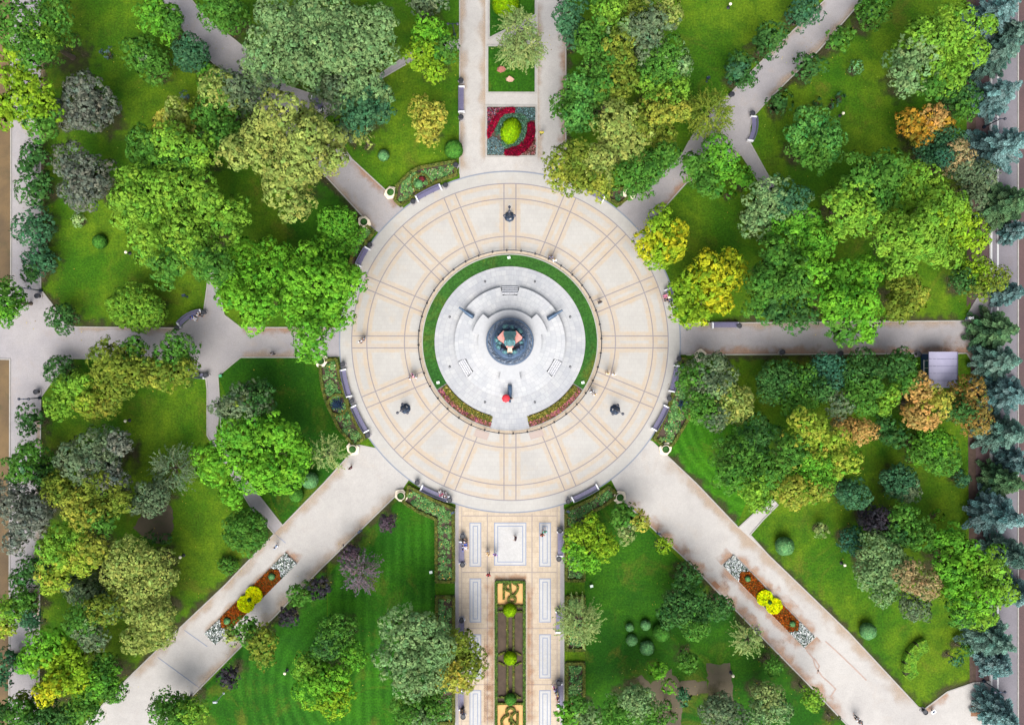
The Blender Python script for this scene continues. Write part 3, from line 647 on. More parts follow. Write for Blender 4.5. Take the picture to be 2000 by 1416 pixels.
# ---------------------------------------------------------------- monument
M_STONE = M_WHITE
M_BRONZE = plain('dark_bronze', (74, 96, 122), .42, .3, 3, metal=.3, k=.9)
M_TEAL = plain('teal_patina', (92, 138, 144), .5, .25, 5, metal=.3, k=1.0)
M_PINK = plain('pink_granite', (206, 140, 130), .45, .12, 9, k=.9)
M_SCROLL = plain('cream_scroll', (240, 214, 190), .6, .08, 6, k=.8)
M_GRANITE = plain('dark_blue_granite', (110, 120, 138), .4, .25, 6, k=.75)
def ringpoly(spec, n=180):
    """spec(angle_deg)->radius px"""
    return [(spec(360*i/n)*S*math.cos(R(360*i/n)), spec(360*i/n)*S*math.sin(R(360*i/n))) for i in range(n)]
root = empty('stone_terrace', (CX, CY, 0), 0, 'white stone round terrace in three low tiers around the monument', 'terrace')
t1 = []
for i in range(181):
    a = i*2
    t1.append((147*S*math.cos(R(a)), 147*S*math.sin(R(a)))) if not (255 <= a <= 285) else None
lo = [(147*S*math.cos(R(a)), 147*S*math.sin(R(a))) for a in range(-74, 255, 2)]
t1 = lo+[(-37.5*S, -142*S), (-37.5*S, -170*S)]+[(172.5*S*math.cos(R(a)), 172.5*S*math.sin(R(a))) for a in range(258, 283, 3)]+[(37.5*S, -170*S), (37.5*S, -142*S)]
MB().prism(t1, .05, .22).build('lower_tier', M_TILE2, root)
def notch(a):
    for c in (90, 210, 330):
        if abs((a-c+180) % 360-180) < 9.3: return 91
    return 107
MB().prism(ringpoly(notch, 360), .22, .85).build('middle_tier', M_TILE, root)
def corner(a):
    for c in (30, 150, 270):
        d = abs((a-c+180) % 360-180)
        if d < 16.2: return 73/max(math.cos(R(d)), .9) if c == 270 else 74
    return 61
MB().prism(ringpoly(corner, 360), .85, 1.6).build('upper_tier', plain('white_marble', (234, 235, 238), .6, .06, 3, k=.49), root)
for c in (90, 210, 330):
    st = MB(); u = Vector((math.cos(R(c)), math.sin(R(c))))
    for q in range(4):
        r0 = (92+q*4)*S; p = u*(r0+2*S); st.box((p.x, p.y, .22+(.63-.155*q)/2), (4*S, 32*S, .63-.155*q), R(c), .02)
    st.build('stairs', M_WHITE, root)
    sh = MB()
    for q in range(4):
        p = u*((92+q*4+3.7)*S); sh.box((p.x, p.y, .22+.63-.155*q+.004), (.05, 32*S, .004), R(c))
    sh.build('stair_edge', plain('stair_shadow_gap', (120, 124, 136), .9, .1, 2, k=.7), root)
for a in (22.5, 67.5, 112.5, 157.5, 202.5, 247.5, 292.5, 337.5):
    b = MB(); b.lathe((0, 0, 0), [(.13, 0), (.13, .07), (.09, .10), (.09, .12)], 12)
    o = empty('floor_spotlight', (CX+127*S*math.cos(R(a)), CY+127*S*math.sin(R(a)), .22), 0, 'small dark spotlight on the terrace, ' + {22.5: 'east-northeast', 67.5: 'north-northeast', 112.5: 'north-northwest', 157.5: 'west-northwest', 202.5: 'west-southwest', 247.5: 'south-southwest', 292.5: 'south-southeast', 337.5: 'east-southeast'}[a] + ' of the monument', 'spotlight', 'spotlights on the terrace')
    b.build('housing', M_BLACK, o); MB().lathe((0, 0, .12), [(.06, 0), (.055, .012)], 10).build('lens', plain('lamp_glass', (150, 150, 150), .2, .05, 3), o)
mon = empty('monument', (CX, CY, 1.6), 0, 'bronze and pink granite monument with a robed figure on top, at the plaza centre', 'monument')
b = MB(); b.lathe((0, 0, 0), [(46*S, 0), (46*S, .35), (44.5*S, .42), (44.5*S, 1.0), (42*S, 1.05)], 64); b.build('drum', M_GRANITE, mon)
b = MB()
for r_, z in ((43.5, 1.08), (39, 1.12), (35, 1.2)):
    b.strip([(r_*S*math.cos(R(a)), r_*S*math.sin(R(a))) for a in range(0, 360, 6)], .10, z-.1, z+.05, True)
b.build('relief_band', M_BRONZE, mon)
b = MB()
vs = []; fs = []; n_ = 240; rr_ = [35.5, 37, 38.5, 40, 41.3, 42.4]   # one undulating frieze of figures and scrollwork
for i in range(n_):
    a = 2*math.pi*i/n_
    for k_, r_ in enumerate(rr_):
        w_ = 0 if k_ in (0, 5) else 1; vs.append((r_*S*math.cos(a), r_*S*math.sin(a), 1.06+w_*abs(.17*math.sin(a*31+k_*1.3)+.13*math.sin(a*53+k_*2.7)+.08*math.sin(a*17))))
for i in range(n_):
    for k_ in range(5): a = i*6+k_; c_ = ((i+1) % n_)*6+k_; fs.append((a, a+1, c_+1, c_))
b.add(vs, fs)
b.build('frieze', plain('weathered_frieze', (140, 150, 166), .5, .35, 4, k=.75), mon, False)
b = MB(); b.lathe((0, 0, 1.05), [(33*S, 0), (33*S, .5), (30*S, .62), (30*S, 1.4), (28*S, 1.5)], 32); b.build('plinth', plain('blue_bronze_plinth', (74, 98, 128), .4, .3, 3, metal=.1, k=.8), mon)
b = MB(); b.box((0, 22*S, 2.2), (19*S, 12*S, 1.4), 0, .05); b.build('rear_block', M_BRONZE, mon)
def lump(b, x, y, z, h, w, facing=0):
    """small robed bronze figure: base, torso, shoulders, head, arm"""
    b.lathe((x, y, z), [(w*1.15, 0), (w, h*.25), (w*.7, h*.5), (w*.85, h*.68), (w*.95, h*.78), (w*.35, h*.84), (w*.3, h*.87)], 10)
    b.ball((x, y, z+h*.93), w*.42, 9, 6, 1.15)
    dx, dy = math.cos(facing), math.sin(facing)
    for s_ in (-1, 1): b.tube([(x-dy*w*.85*s_, y+dx*w*.85*s_, z+h*.76), (x-dy*w*1.1*s_+dx*w*.3, y+dx*w*1.1*s_+dy*w*.3, z+h*.6), (x-dy*w*.5*s_+dx*w*1.1, y+dx*w*.5*s_+dy*w*1.1, z+h*.52)], [w*.3, w*.24, w*.16], 6)
for (x, y, m_) in ((-4.5, 23, M_BRONZE), (5, 24, M_TEAL), (1, 18, M_BRONZE), (-19, -3, M_TEAL), (-14, -15, M_BRONZE), (21, -2, M_TEAL), (16, -15, M_BRONZE), (9, -19, M_TEAL), (-22, 10, M_BRONZE), (23, 11, M_BRONZE), (-9, -19, M_TEAL), (-24, 3, M_TEAL), (25, 4, M_BRONZE), (-18, 17, M_BRONZE), (18, 18, M_TEAL), (-21, -10, M_TEAL), (22, -9, M_BRONZE), (0, -26, M_BRONZE), (-8, 26, M_TEAL), (10, 26, M_BRONZE)):
    b = MB(); z0_ = 2.9 if y > 17 else 2.55; lump(b, x*S, y*S, z0_, 1.35, .27, math.atan2(y, x)); b.build('bronze_figure', m_, mon, True)
# pink granite pedestal: a waisted block with two splayed wings
b = MB(); b.prism([(x*S, y*S) for x, y in ((-12, 12), (12, 12), (13, 4), (8, -6), (6, -13), (-6, -13), (-8, -6), (-13, 4))], 2.55, 5.6); b.build('pedestal', M_PINK, mon)
for s_ in (-1, 1):
    MB().prism([(s_*x*S, y*S) for x, y in ((8, 17), (12, 18), (23, 6), (21, 2), (9, -6))], 2.55, 5.2).build('pedestal_wing', M_PINK, mon)
b = MB()  # scroll flowing down the front
vs = []; n_ = 12
for i in range(n_+1):
    t = i/n_; y = -6-17*t; z = 5.9-3.1*t**1.6+.12*math.sin(t*9); w = 5.2-1.2*math.sin(t*3.1)+(.8 if t > .8 else 0)
    for e, dz in ((-1, 0), (1, 0), (1, -.14), (-1, -.14)): vs.append((e*w*S, y*S, z+dz))
fs = []
for i in range(n_):
    for k in range(4): fs.append((i*4+k, i*4+(k+1) % 4, i*4+4+(k+1) % 4, i*4+4+k))
b.add(vs, fs+[(3, 2, 1, 0), (n_*4, n_*4+1, n_*4+2, n_*4+3)]); b.build('scroll', M_SCROLL, mon)
b = MB(); b.box((-13*S, -15*S, 2.75), (3.5*S, 10*S, .35), R(35), .05); b.build('banner', plain('rust_banner', (176, 96, 80), .6, .15, 6), mon)
b = MB()   # the robed figure with a long train to the back
b.lathe((0, -1*S, 5.6), [(.62, 0), (.55, .5), (.42, 1.1), (.30, 1.55), (.34, 1.9), (.40, 2.2), (.30, 2.42), (.12, 2.5), (.11, 2.6)], 18)
b.ball((0, -1*S, 8.36), .18, 12, 8, 1.25)
b.lathe((0, -1*S, 8.55), [(.12, 0), (.14, .06), (.06, .14)], 10)
for s_ in (-1, 1): b.tube([(s_*.36, -.06, 7.7), (s_*.56, -.2, 7.25), (s_*.40, -.62, 7.2)], [.13, .11, .07], 8)
b.build('statue', M_TEAL, mon, True)
vs = []; fs = []; n_ = 10; m_ = 8
for i in range(n_+1):
    t = i/n_; y = -2+19*t; z = 7.6-1.9*t**.7; w = 5+6.5*math.sin(min(1, t*1.3)*1.57)
    for k in range(m_+1):
        u = -1+2*k/m_; vs.append((u*w*S, y*S, z-abs(u)**2*.5+.07*math.sin(k*2.4+i)))
for i in range(n_):
    for k in range(m_): a = i*(m_+1)+k; fs.append((a, a+1, a+m_+2, a+m_+1))
nv = len(vs); vs += [(x, y, z-.12) for x, y, z in vs]; fs += [tuple(q+nv for q in f[::-1]) for f in fs]
MB().add(vs, fs).build('mantle', M_TEAL, mon, True)
# cannons
def cannon(a, r0, label):
    u = (math.cos(R(a)), math.sin(R(a))); z = .85
    o = empty('cannon', (CX+u[0]*r0*S, CY+u[1]*r0*S, z), R(a), label, 'cannon', 'bronze cannons on the terrace')
    b = MB(); b.tube([(-.95, 0, .38), (-.85, 0, .40), (-.75, 0, .42), (-.2, 0, .46), (.45, 0, .52), (1.0, 0, .56), (1.08, 0, .56)], [.06, .17, .21, .20, .15, .11, .14], 12); b.build('barrel', M_BRONZE, o, True)
    b = MB(); b.box((-.35, .2, .2), (1.1, .09, .32), 0, .02); b.box((-.35, -.2, .2), (1.1, .09, .32), 0, .02); b.box((-.7, 0, .12), (.1, .4, .1)); b.build('carriage', M_BRONZE, o)
cannon(146, 100, 'dark cannon on the terrace pointing to the upper left'); cannon(31, 100, 'dark cannon on the terrace pointing to the upper right'); cannon(270, 99, 'dark cannon on the front of the terrace beside the red umbrella')
# grass ring and flower arcs
def arc_band(r0, r1, a0, a1, z0, z1, n=72):
    pts = [(r1*S*math.cos(R(a0+(a1-a0)*i/n)), r1*S*math.sin(R(a0+(a1-a0)*i/n))) for i in range(n+1)]
    q = [(r0*S*math.cos(R(a0+(a1-a0)*i/n)), r0*S*math.sin(R(a0+(a1-a0)*i/n))) for i in range(n+1)]
    vs = [(x, y, z1) for x, y in pts]+[(x, y, z1) for x, y in q]+[(x, y, z0) for x, y in pts]+[(x, y, z0) for x, y in q]; m = n+1; fs = []
    for i in range(n): fs += [(i, i+1, m+i+1, m+i), (2*m+i, 2*m+i+1, i+1, i), (m+i, m+i+1, 3*m+i+1, 3*m+i)]
    fs += [(0, m, 3*m, 2*m), (n, 2*m+n, 3*m+n, m+n)]
    return vs, [f[::-1] for f in fs]
o = MB().add(*arc_band(147.3, 170, -33, 213, .05, .14)).build('grass_ring', lawn_mat('ring_grass', (46, 96, 36), (64, 112, 40), (38, 80, 34))); o.location = (CX, CY, 0); tag(o, kind='structure')
o = MB().add(*arc_band(170, 172, -77, 257, .05, .2)).build('ring_kerb', plain('ring_kerb_stone', (196, 196, 186), .8, .1, 2, k=.6)); o.location = (CX, CY, 0); tag(o, kind='structure')
o = MB().add(*arc_band(172, 178, 0, 360, .05, .075)).build('ring_gutter', M_PROM); o.location = (CX, CY, 0); tag(o, kind='structure')
FLW = [((206, 120, 110), .25), ((176, 150, 70), .3), ((108, 118, 54), .25), ((150, 70, 120), .12), ((220, 180, 120), .08)]
def scatter(name, pts, z, size, cols, parent, mat, hgt=.12, tilt=.5, kind='stuff'):
    pts = np.array(pts); n = len(pts); pos = np.concatenate([pts, z+rng.random((n, 1))*hgt], 1)
    w = np.array([c[1] for c in cols]); ci = rng.choice(len(cols), n, p=w/w.sum()); base = np.array([lin(c[0], .85) for c in cols])[ci]
    col = base*np.exp(rng.normal(0, .26, (n, 1))+.22*np.sin(pts[:, :1]*7.1+1)*np.sin(pts[:, 1:2]*6.3))
    o = leaf_obj(name, pos, np.array([0, 0, 1])+rng.normal(0, tilt, (n, 3)), size*np.exp(rng.normal(0, .25, n)), col, parent, mat, .8)
    if kind: tag(o, kind=kind)
    return o
def in_poly(p, poly):
    x, y = p[:, 0], p[:, 1]; c = np.zeros(len(p), bool); j = len(poly)-1
    for i in range(len(poly)):
        xi, yi = poly[i]; xj, yj = poly[j]
        c ^= ((yi > y) != (yj > y)) & (x < (xj-xi)*(y-yi)/(yj-yi+1e-12)+xi); j = i
    return c
def fill(poly, dens):
    A = np.array(poly); lo_, hi_ = A.min(0), A.max(0); n = int((hi_-lo_).prod()*dens); p = rng.random((n, 2))*(hi_-lo_)+lo_
    return p[in_poly(p, poly)]
for a0, a1, lab in ((214, 257, 'curved pink and green flower bed at the terrace front, left of the entrance'), (283, 326, 'curved pink and green flower bed at the terrace front, right of the entrance')):
    o = empty('flower_bed', (CX, CY, 0), 0, lab, 'flower bed', 'curved flower beds at the terrace front')
    MB().add(*arc_band(147.4, 170, a0, a1, .05, .12)).build('soil', M_SOIL, o)
    n = 5200; a = R(a0)+rng.random(n)*R(a1-a0); r_ = rng.uniform(149, 169, n)*S; pk = (r_ > 160*S)
    p = np.stack([r_*np.cos(a), r_*np.sin(a)], 1)
    scatter('green_foliage', p[~pk], .13, .075, [((150, 140, 60), .5), ((96, 112, 50), .4), ((200, 176, 110), .12)], o, M_PETAL, .22)
    scatter('pink_flowers', p[pk], .13, .075, [((206, 130, 130), .35), ((170, 84, 130), .2), ((150, 120, 60), .25), ((84, 96, 50), .3)], o, M_PETAL, .22)
    MB().add(*arc_band(168.6, 170.2, a0, a1, .05, .2)).build('edging', M_SOIL, o)
# railing of posts and chain around the ring
ro = empty('railing', (CX, CY, .05), 0, 'low dark metal railing of posts and rails encircling the monument lawn', 'railing')
b = MB()
for zz in (.45, .85):
    b.tube([(178*S*math.cos(R(a)), 178*S*math.sin(R(a)), zz) for a in range(0, 361, 4)], .035, 5)
b.build('rail', M_BLACK, ro)
for i in range(40):
    a = R(i*9+2); x, y = 178*S*math.cos(a), 178*S*math.sin(a)
    b = MB(); b.lathe((x, y, 0), [(.10, 0), (.10, .06), (.045, .1), (.045, .85), (.08, .92), (.09, 1.0), (.03, 1.08)], 8); b.build('post', M_BLACK, ro)
for p, lab in ((((931, 838), (956, 846), (951, 859), (926, 851)), 'left'), (((1033, 846), (1058, 839), (1063, 850), (1037, 858)), 'right')):
    pts = PP2(p); b = MB(); b.strip(pts, .05, .05, .09, True); b.sheet(pts, .072)
    o = b.build('floor_grate', plain('pale_grate', (206, 186, 176), .7, .1, 14, k=.6)); tag(o, 'square metal-framed floor panel on the plaza, %s of the entrance axis' % lab, 'floor panel')
# ---------------------------------------------------------------- lamps
M_GLOBE_D = plain('smoked_globe', (72, 74, 86), .25, .15, 3)
M_GLOBE_W = plain('milky_globe', (250, 242, 214), .3, .03, 3, k=.95)
M_IRON = plain('lamp_iron', (42, 56, 76), .4, .2, 6, metal=.4)
def plaza_lamp(px, py, rz, label, decor=False):
    x, y, _ = P(px, py); o = empty('candelabra_lamp', (x, y, .05), rz, label, 'lamp', 'candelabra lamps on the plaza')
    b = MB(); b.lathe((0, 0, 0), [(.62, 0), (.62, .14), (.52, .2), (.50, .34), (.34, .42), (.30, .9), (.22, 1.0), (.16, 1.1)], 8); b.build('base', M_IRON, o)
    b = MB(); b.lathe((0, 0, 1.05), [(.13, 0), (.09, .3), (.08, 1.9), (.12, 2.0), (.07, 2.1), (.06, 2.6), (.1, 2.7), (.02, 2.9)], 10); b.build('pole', M_IRON, o)
    for i in range(3):
        a = i*2.094+R(90); d = (math.cos(a), math.sin(a)); b = MB()
        b.tube([(0, 0, 3.2), (d[0]*.3, d[1]*.3, 3.35), (d[0]*.58, d[1]*.58, 3.3), (d[0]*.66, d[1]*.66, 3.12)], .035, 6); ar = b.build('arm', M_IRON, o)
        b = MB(); b.ball((d[0]*.66, d[1]*.66, 3.02), .17, 12, 8); b.build('globe', M_GLOBE_D, o, True)
    MB().ball((0, 0, 4.0), .17, 12, 8).build('globe', M_GLOBE_D, o, True)
    b = MB(); b.box((.08, -.22, .6), (.22, .3, .24), .4, .02); b.build('plaque', M_PANEL, o)
plaza_lamp(995, 424, 0, 'dark candelabra lamp on the plaza north of the monument'); plaza_lamp(792, 798, R(120), 'dark candelabra lamp on the plaza southwest of the monument'); plaza_lamp(1201, 800, R(-120), 'dark candelabra lamp on the plaza southeast of the monument')
def street_lamp(px, py, rz, label):
    x, y, _ = P(px, py); o = empty('street_lamp', (x, y, 0), rz, label, 'street lamp', 'double-globe street lamps')
    b = MB(); b.lathe((0, 0, 0), [(.2, 0), (.2, .3), (.1, .45), (.07, .6), (.05, 3.7), (.08, 3.8)], 10); b.build('pole', M_IRON, o)
    b = MB(); b.tube([(-.55, 0, 3.85), (-.5, 0, 4.0), (-.2, 0, 3.8), (0, 0, 3.75), (.2, 0, 3.8), (.5, 0, 4.0), (.55, 0, 3.85)], .04, 6); b.build('arm', M_IRON, o)
    for s_ in (-1, 1): MB().ball((s_*.55, 0, 3.75), .17, 12, 8).build('globe', M_GLOBE_D, o, True)
for px, py, rz, lab in ((81, 568, 0, 'double-globe lamp at the upper corner of the left street junction'), (79, 777, 0, 'double-globe lamp at the lower corner of the left street junction'),
      (888, 70, 0, 'double-globe lamp at the left kerb of the north path'), (1921, 249, .02, 'double-globe lamp by the road under the upper right spruces'), (1921, 1329, 0, 'double-globe lamp by the road near the bottom right')):
    street_lamp(px, py, rz, lab)
for px, py, lab in ((254, 495, 'on the lawn under the huge light green tree'), (253, 821, 'on the west lawn above the grey-leaved tree'), (1422, 16, 'at the top edge of the upper right lawn'), (1640, 227, 'on the northeast lawn beside the light green tree'),
      (1643, 1099, 'on the lawn left of the southeast tree group'), (1427, 1313, 'at the corner of the bare earth square'), (561, 1308, 'on the lawn above the curved mowing stripes'), (359, 1084, 'by the upper dense olive tree'), (1304, 582, 'at the kerb under the larger yellow tree')):
    x, y, _ = P(px, py); o = empty('garden_lamp', (x, y, 0), 0, 'white globe lamp '+lab, 'garden lamp', 'white globe lamps on the lawns')
    MB().lathe((0, 0, 0), [(.2, 0), (.2, .1), (.07, .2), (.05, .95), (.12, 1.0)], 10).build('pole', M_BLACK, o)
    MB().ball((0, 0, 1.2), .18, 14, 9).build('globe', M_GLOBE_W, o, True)
for px, py, rz, lab in ((706, 1036, .9, 'grey-green floodlight post on the lawn below the southwest path start'), (437, 1353, 0, 'pale grey tall post under the plum tree near the bottom'), (886, 1000, .4, 'dark blue floodlight in the planting bed corner left of the promenade'), (1108, 998, -.4, 'dark blue floodlight in the planting bed corner right of the promenade'),
                        (366, 580, .3, 'dark blue floodlight on the lawn near the people on the curved bench'), (1380, 160, .3, 'dark blue floodlight on the shaded lawn by the northeast path'), (1283, 1040, -.4, 'dark blue floodlight at the left kerb of the southeast path'), (1980, 1062, 0, '')):
    if not lab: continue
    hh = 3.2 if 'tall' in lab else 1.1; m_ = plain('pale_metal', (190, 196, 204), .4, .1, 3) if 'pale' in lab else M_IRON
    x, y, _ = P(px, py); o = empty('floodlight', (x, y, 0), rz, lab, 'floodlight', 'floodlights on posts')
    MB().lathe((0, 0, 0), [(.12, 0), (.12, .08), (.05, .12), (.05, hh)], 8).build('post', m_, o)
    b = MB(); b.box((0, .12, hh+.08), (.42, .22, .3), 0, .04); b.box((0, .02, hh-.1), (.5, .06, .06)); b.build('lamp_head', m_, o)
    MB().box((0, .236, hh+.08), (.34, .012, .22)).build('lens', plain('dull_glass', (120, 130, 150), .15, .1, 3), o)
for px, py, lab in ((186+500+0, 1060, 'pale green box'), (432, 734, 'green utility box on the lawn by the west path circle'), (842, 1116, 'small pale green box on the mown lawn'), (1155, 1143, 'small pale box beside the right planting beds'), (1138, 747, 'small white box on the grass ring'), (994, 504, 'small white box on the grass ring behind the monument'), (856, 747, 'grey junction box where the grass ring meets the flowers')):
    if lab == 'pale green box': continue
    x, y, _ = P(px, py); o = empty('utility_box', (x, y, .1), .2, lab, 'utility box', 'small utility boxes')
    m_ = plain('box_paint', (70, 160, 110) if 'green' in lab and 'pale' not in lab else (214, 226, 214), .5, .05, 3)
    MB().box((0, 0, .14), (.32, .26, .28), 0, .03).build('body', m_, o); MB().box((0, 0, .295), (.36, .3, .03), 0, .01).build('lid', m_, o)
# ---------------------------------------------------------------- benches and bins
M_SLAT = plain('violet_slats', (112, 108, 142), .5, .14, 9, k=.75); M_BEND = plain('white_bench_end', (236, 236, 240), .4, .03, 4, k=.9)
def bench(p0, p1, bulge, label, side, ends=True):
    """p0,p1 px of the seat's centre line; side=+1 backrest on the left of p0->p1"""
    a = Vector(P(*p0)[:2]); c = Vector(P(*p1)[:2]); mid = (a+c)/2; d = (c-a); L_ = d.length; rz = math.atan2(d.y, d.x)
    o = empty('park_bench', (mid.x, mid.y, .05), rz, label, 'bench', 'long violet park benches'); K = 8
    def off(t): return bulge*S*(1-(2*t-1)**2)
    def line(e, z): return [((t/K-.5)*L_, off(t/K)+e) for t in range(K+1)]
    b = MB()
    for i in range(5): b.strip(line(side*(-.2+.1*i), 0), .085, .42, .455)
    b.build('seat', M_SLAT, o)
    b = MB()
    for i in range(3): b.strip(line(side*(.29+.03*i), 0), .03, .52+.13*i, .63+.13*i)
    b.build('backrest', M_SLAT, o)
    for t in (0, .33, .67, 1):
        x = (t-.5)*L_*.99; y = off(t)
        if t in (0, 1) and ends:
            b = MB(); b.box((x, y+side*.02, .33), (.16, .74, .66), 0, .03); b.build('bench_end', M_BEND, o)
        else:
            b = MB(); b.box((x, y-.18, .2), (.07, .07, .4)); b.box((x, y+.18, .2), (.07, .07, .4)); b.box((x, y, .4), (.07, .5, .04)); b.build('leg', M_BLACK, o)
    return o
BENCHES = [((815, 390), (861, 367), 1, 'bench at the plaza rim below the northwest planting bed', 1), ((701, 519), (719, 486), 1, 'bench at the plaza rim half hidden by the vivid green tree', 1),
 ((672, 722), (684, 774), -1, 'upper of two benches along the west planting bed', -1), ((692, 793), (717, 842), -1, 'lower of two benches along the west planting bed', -1),
 ((824, 951), (876, 973), -1, 'bench at the plaza rim with seated people, left of the promenade', -1), ((1118, 974), (1166, 949), -1, 'bench at the plaza rim right of the promenade', -1),
 ((1276, 838), (1300, 793), -1, 'lower of two benches along the east planting bed', -1), ((1310, 764), (1320, 714), -1, 'upper of two benches along the east planting bed', -1),
 ((1390, 636), (1440, 636), 0, 'straight bench on the upper kerb of the east path', 1), ((902, 172), (902, 221), 0, 'bench on the left kerb of the north path', -1),
 ((903, 1056), (903, 1098), 0, 'bench left on the promenade with people in blue', -1), ((1093, 1037), (1093, 1084), 0, 'empty bench right on the upper promenade', 1),
 ((903, 1208), (903, 1242), 0, 'bench left on the promenade half under the yellowish tree', -1), ((1090, 1192), (1090, 1232), 0, 'bench right on the promenade next to the willow-like tree', 1),
 ((902, 1345), (902, 1382), 0, 'bench left on the promenade near the bottom edge', -1), ((1093, 1332), (1093, 1380), 0, 'bench right on the promenade with a group of people', 1),
 ((352, 636), (396, 610), 5, 'curved bench at the upper left of the west path circle', 1), ((366, 722), (402, 734), -3, 'curved bench at the lower left of the west path circle', -1),
 ((1463, 277), (1470, 230), -4, 'curved bench at the northeast path fork', -1), ((612, 191), (628, 217), 3, 'bench beside the northwest path under the big trees', 1),
 ((1302, 566), (1311, 592), 0, 'bench under the larger yellow tree at the plaza rim', 1), ((1150, 377), (1178, 391), 1, 'bench mostly hidden under the olive-green tree at the plaza rim', 1)]
for p0, p1, bu, lab, sd_ in BENCHES: bench(p0, p1, bu, lab, sd_)
bn = None
for px, py, lab in ((808, 396, 'left of the northwest bench'), (871, 364, 'right of the northwest bench'), (724, 480, 'at the top end of the bench by the vivid green tree'), (671, 712, 'above the upper west bench'), (689, 783, 'between the two west benches'), (720, 849, 'below the lower west bench'),
  (816, 941, 'left of the bench left of the promenade'), (879, 975, 'right of the bench with seated people'), (1109, 977, 'left of the bench right of the promenade'), (1305, 778, 'between the two east benches'), (1324, 701, 'above the upper east bench'), (1441, 637, 'at the right end of the straight east bench'),
  (901, 161, 'above the north path bench'), (901, 232, 'below the north path bench'), (904, 1045, 'above the bench with people in blue'), (904, 1100, 'below the bench with people in blue'), (1093, 1034, 'above the empty promenade bench'), (1091, 1089, 'below the empty promenade bench'), (902, 1208, 'on the promenade beside the yellowish tree'), (1091, 1190, 'above the bench by the willow-like tree'),
  (350, 641, 'at the lower end of the upper curved bench'), (401, 611, 'at the upper end of the upper curved bench'), (405, 733, 'at the right end of the lower curved bench'), (1467, 225, 'above the bench at the northeast fork'), (1427, 188, 'at the left kerb of the northeast path'), (78, 579, 'by the upper lamp of the left street junction'), (76, 765, 'by the lower lamp of the left street junction'),
  (1525, 688, 'on the lower kerb of the east path, left one'), (1638, 690, 'on the lower kerb of the east path, middle one'), (1790, 692, 'on the lower kerb of the east path beside the kiosk'), (891, 325, 'at the corner bed by the north path'), (1802, 1386, 'at the bottom tip of the southeast lawn'), (1478, 1231, 'at the left kerb of the southeast path'), (905, 1395, 'near the bottom left of the promenade'), (1091, 1330, 'above the group at the bottom right bench')):
    x, y, _ = P(px, py)
    if bn is None:
        bn = empty('litter_bin', (x, y, .05)); MB().lathe((0, 0, 0), [(.2, 0), (.2, .06), (.14, .12), (.24, .45), (.29, .68), (.31, .74), (.25, .76), (.22, .70)], 14).build('urn', M_BLACK, bn)
        MB().lathe((0, 0, .55), [(.22, 0), (.205, .03)], 14).build('liner', plain('dark_liner', (14, 14, 18), .9, .1, 3), bn); MB().box((0, 0, .025), (.62, .62, .05), 0, .01).build('plinth', M_PATHG, bn); o = bn
    else:
        o = copy_tree(bn); o.location = (x, y, .05)
    tag(o, 'dark urn-shaped bin '+lab, 'litter bin', 'dark urn bins along the paths'); o.rotation_euler = (0, 0, rnd.random())
# ---------------------------------------------------------------- planters
M_PL = plain('cream_stone', (244, 230, 206), .7, .06, 3, k=.85)
for px, py, rot, lab in ((763, 376, 40, 'at the northwest path mouth, plaza side'), (711, 434, 140, 'at the northwest path mouth, west side'), (627, 705, 235, 'half under the vivid tree at the west path mouth'), (689, 877, -45, 'below the west planting bed'), (783, 968, 135, 'above the mown lawn left of the promenade'),
                         (1211, 971, 45, 'at the left side of the southeast path mouth'), (1300, 877, -135, 'at the right side of the southeast path mouth'), (1229, 377, 140, 'at the northeast path mouth'), (1369, 695, 90, 'on the lower kerb of the east path')):
    x, y, _ = P(px, py, .5); o = empty('stone_planter', (x, y, .03), R(rot), 'cream stone planter '+lab, 'planter', 'cream stone corner planters')
    MB().prism([(-.78, -.3), (-.3, -.62), (.35, -.66), (.8, -.1), (.8, .1), (.35, .66), (-.3, .62), (-.78, .3)], 0, .38).build('pedestal', M_PL, o)
    MB().lathe((0, 0, .38), [(.3, 0), (.36, .1), (.44, .3), (.5, .36), (.45, .38), (.42, .30)], 20).build('bowl', M_PL, o, True)
    n = 900; d = unit(rng.normal(size=(n, 3))); d[:, 2] = abs(d[:, 2]); ids = rng.integers(0, 60, n)
    leaf_obj('foliage', d*np.array([.4, .4, .18])+np.array([0, 0, .68]), d+np.array([0, 0, .6]), .06, colours('dark', ids), o, M_LEAF)
# ---------------------------------------------------------------- kiosk and signs
x, y, _ = P(1831, 722, 1.3); k = empty('kiosk', (x, y, 0), 0, 'kiosk with a pale violet metal roof and blue side wall at the east path', 'kiosk')
M_KR = plain('violet_roof_sheet', (168, 164, 190), .45, .05, 1.2, k=.8)
MB().box((0, 0, 1.25), (2.7, 3.6, 2.5), 0).build('wall', plain('blue_wall', (44, 70, 120), .5, .1, 3), k)
b = MB(); vs = []; K = 8
for i in range(K+1):
    t = -1+2*i/K; xx = t*1.62; zz = 3.0-.32*t*t
    for yy in (-2.05, 2.05):
        for dz in (0, -.08): vs.append((xx, yy, zz+dz))
fs = [(i*4, i*4+2, i*4+6, i*4+4)[::-1] for i in range(K)]+[(i*4+1, i*4+3, i*4+7, i*4+5) for i in range(K)]+[(i*4, i*4+4, i*4+5, i*4+1) for i in range(K)]+[(i*4+2, i*4+3, i*4+7, i*4+6) for i in range(K)]+[(0, 1, 3, 2), (K*4, K*4+2, K*4+3, K*4+1)]
rf = b.add(vs, fs).build('roof', M_KR, k)
b = MB()
for i in range(K):
    for t in (-.6, -.2, .2, .6):
        xa = (-1+2*(i+.5)/K)*1.62; b.box((xa, t*2.05, 3.015-.32*(xa/1.62)**2), (3.24/K-.02, .035, .03))
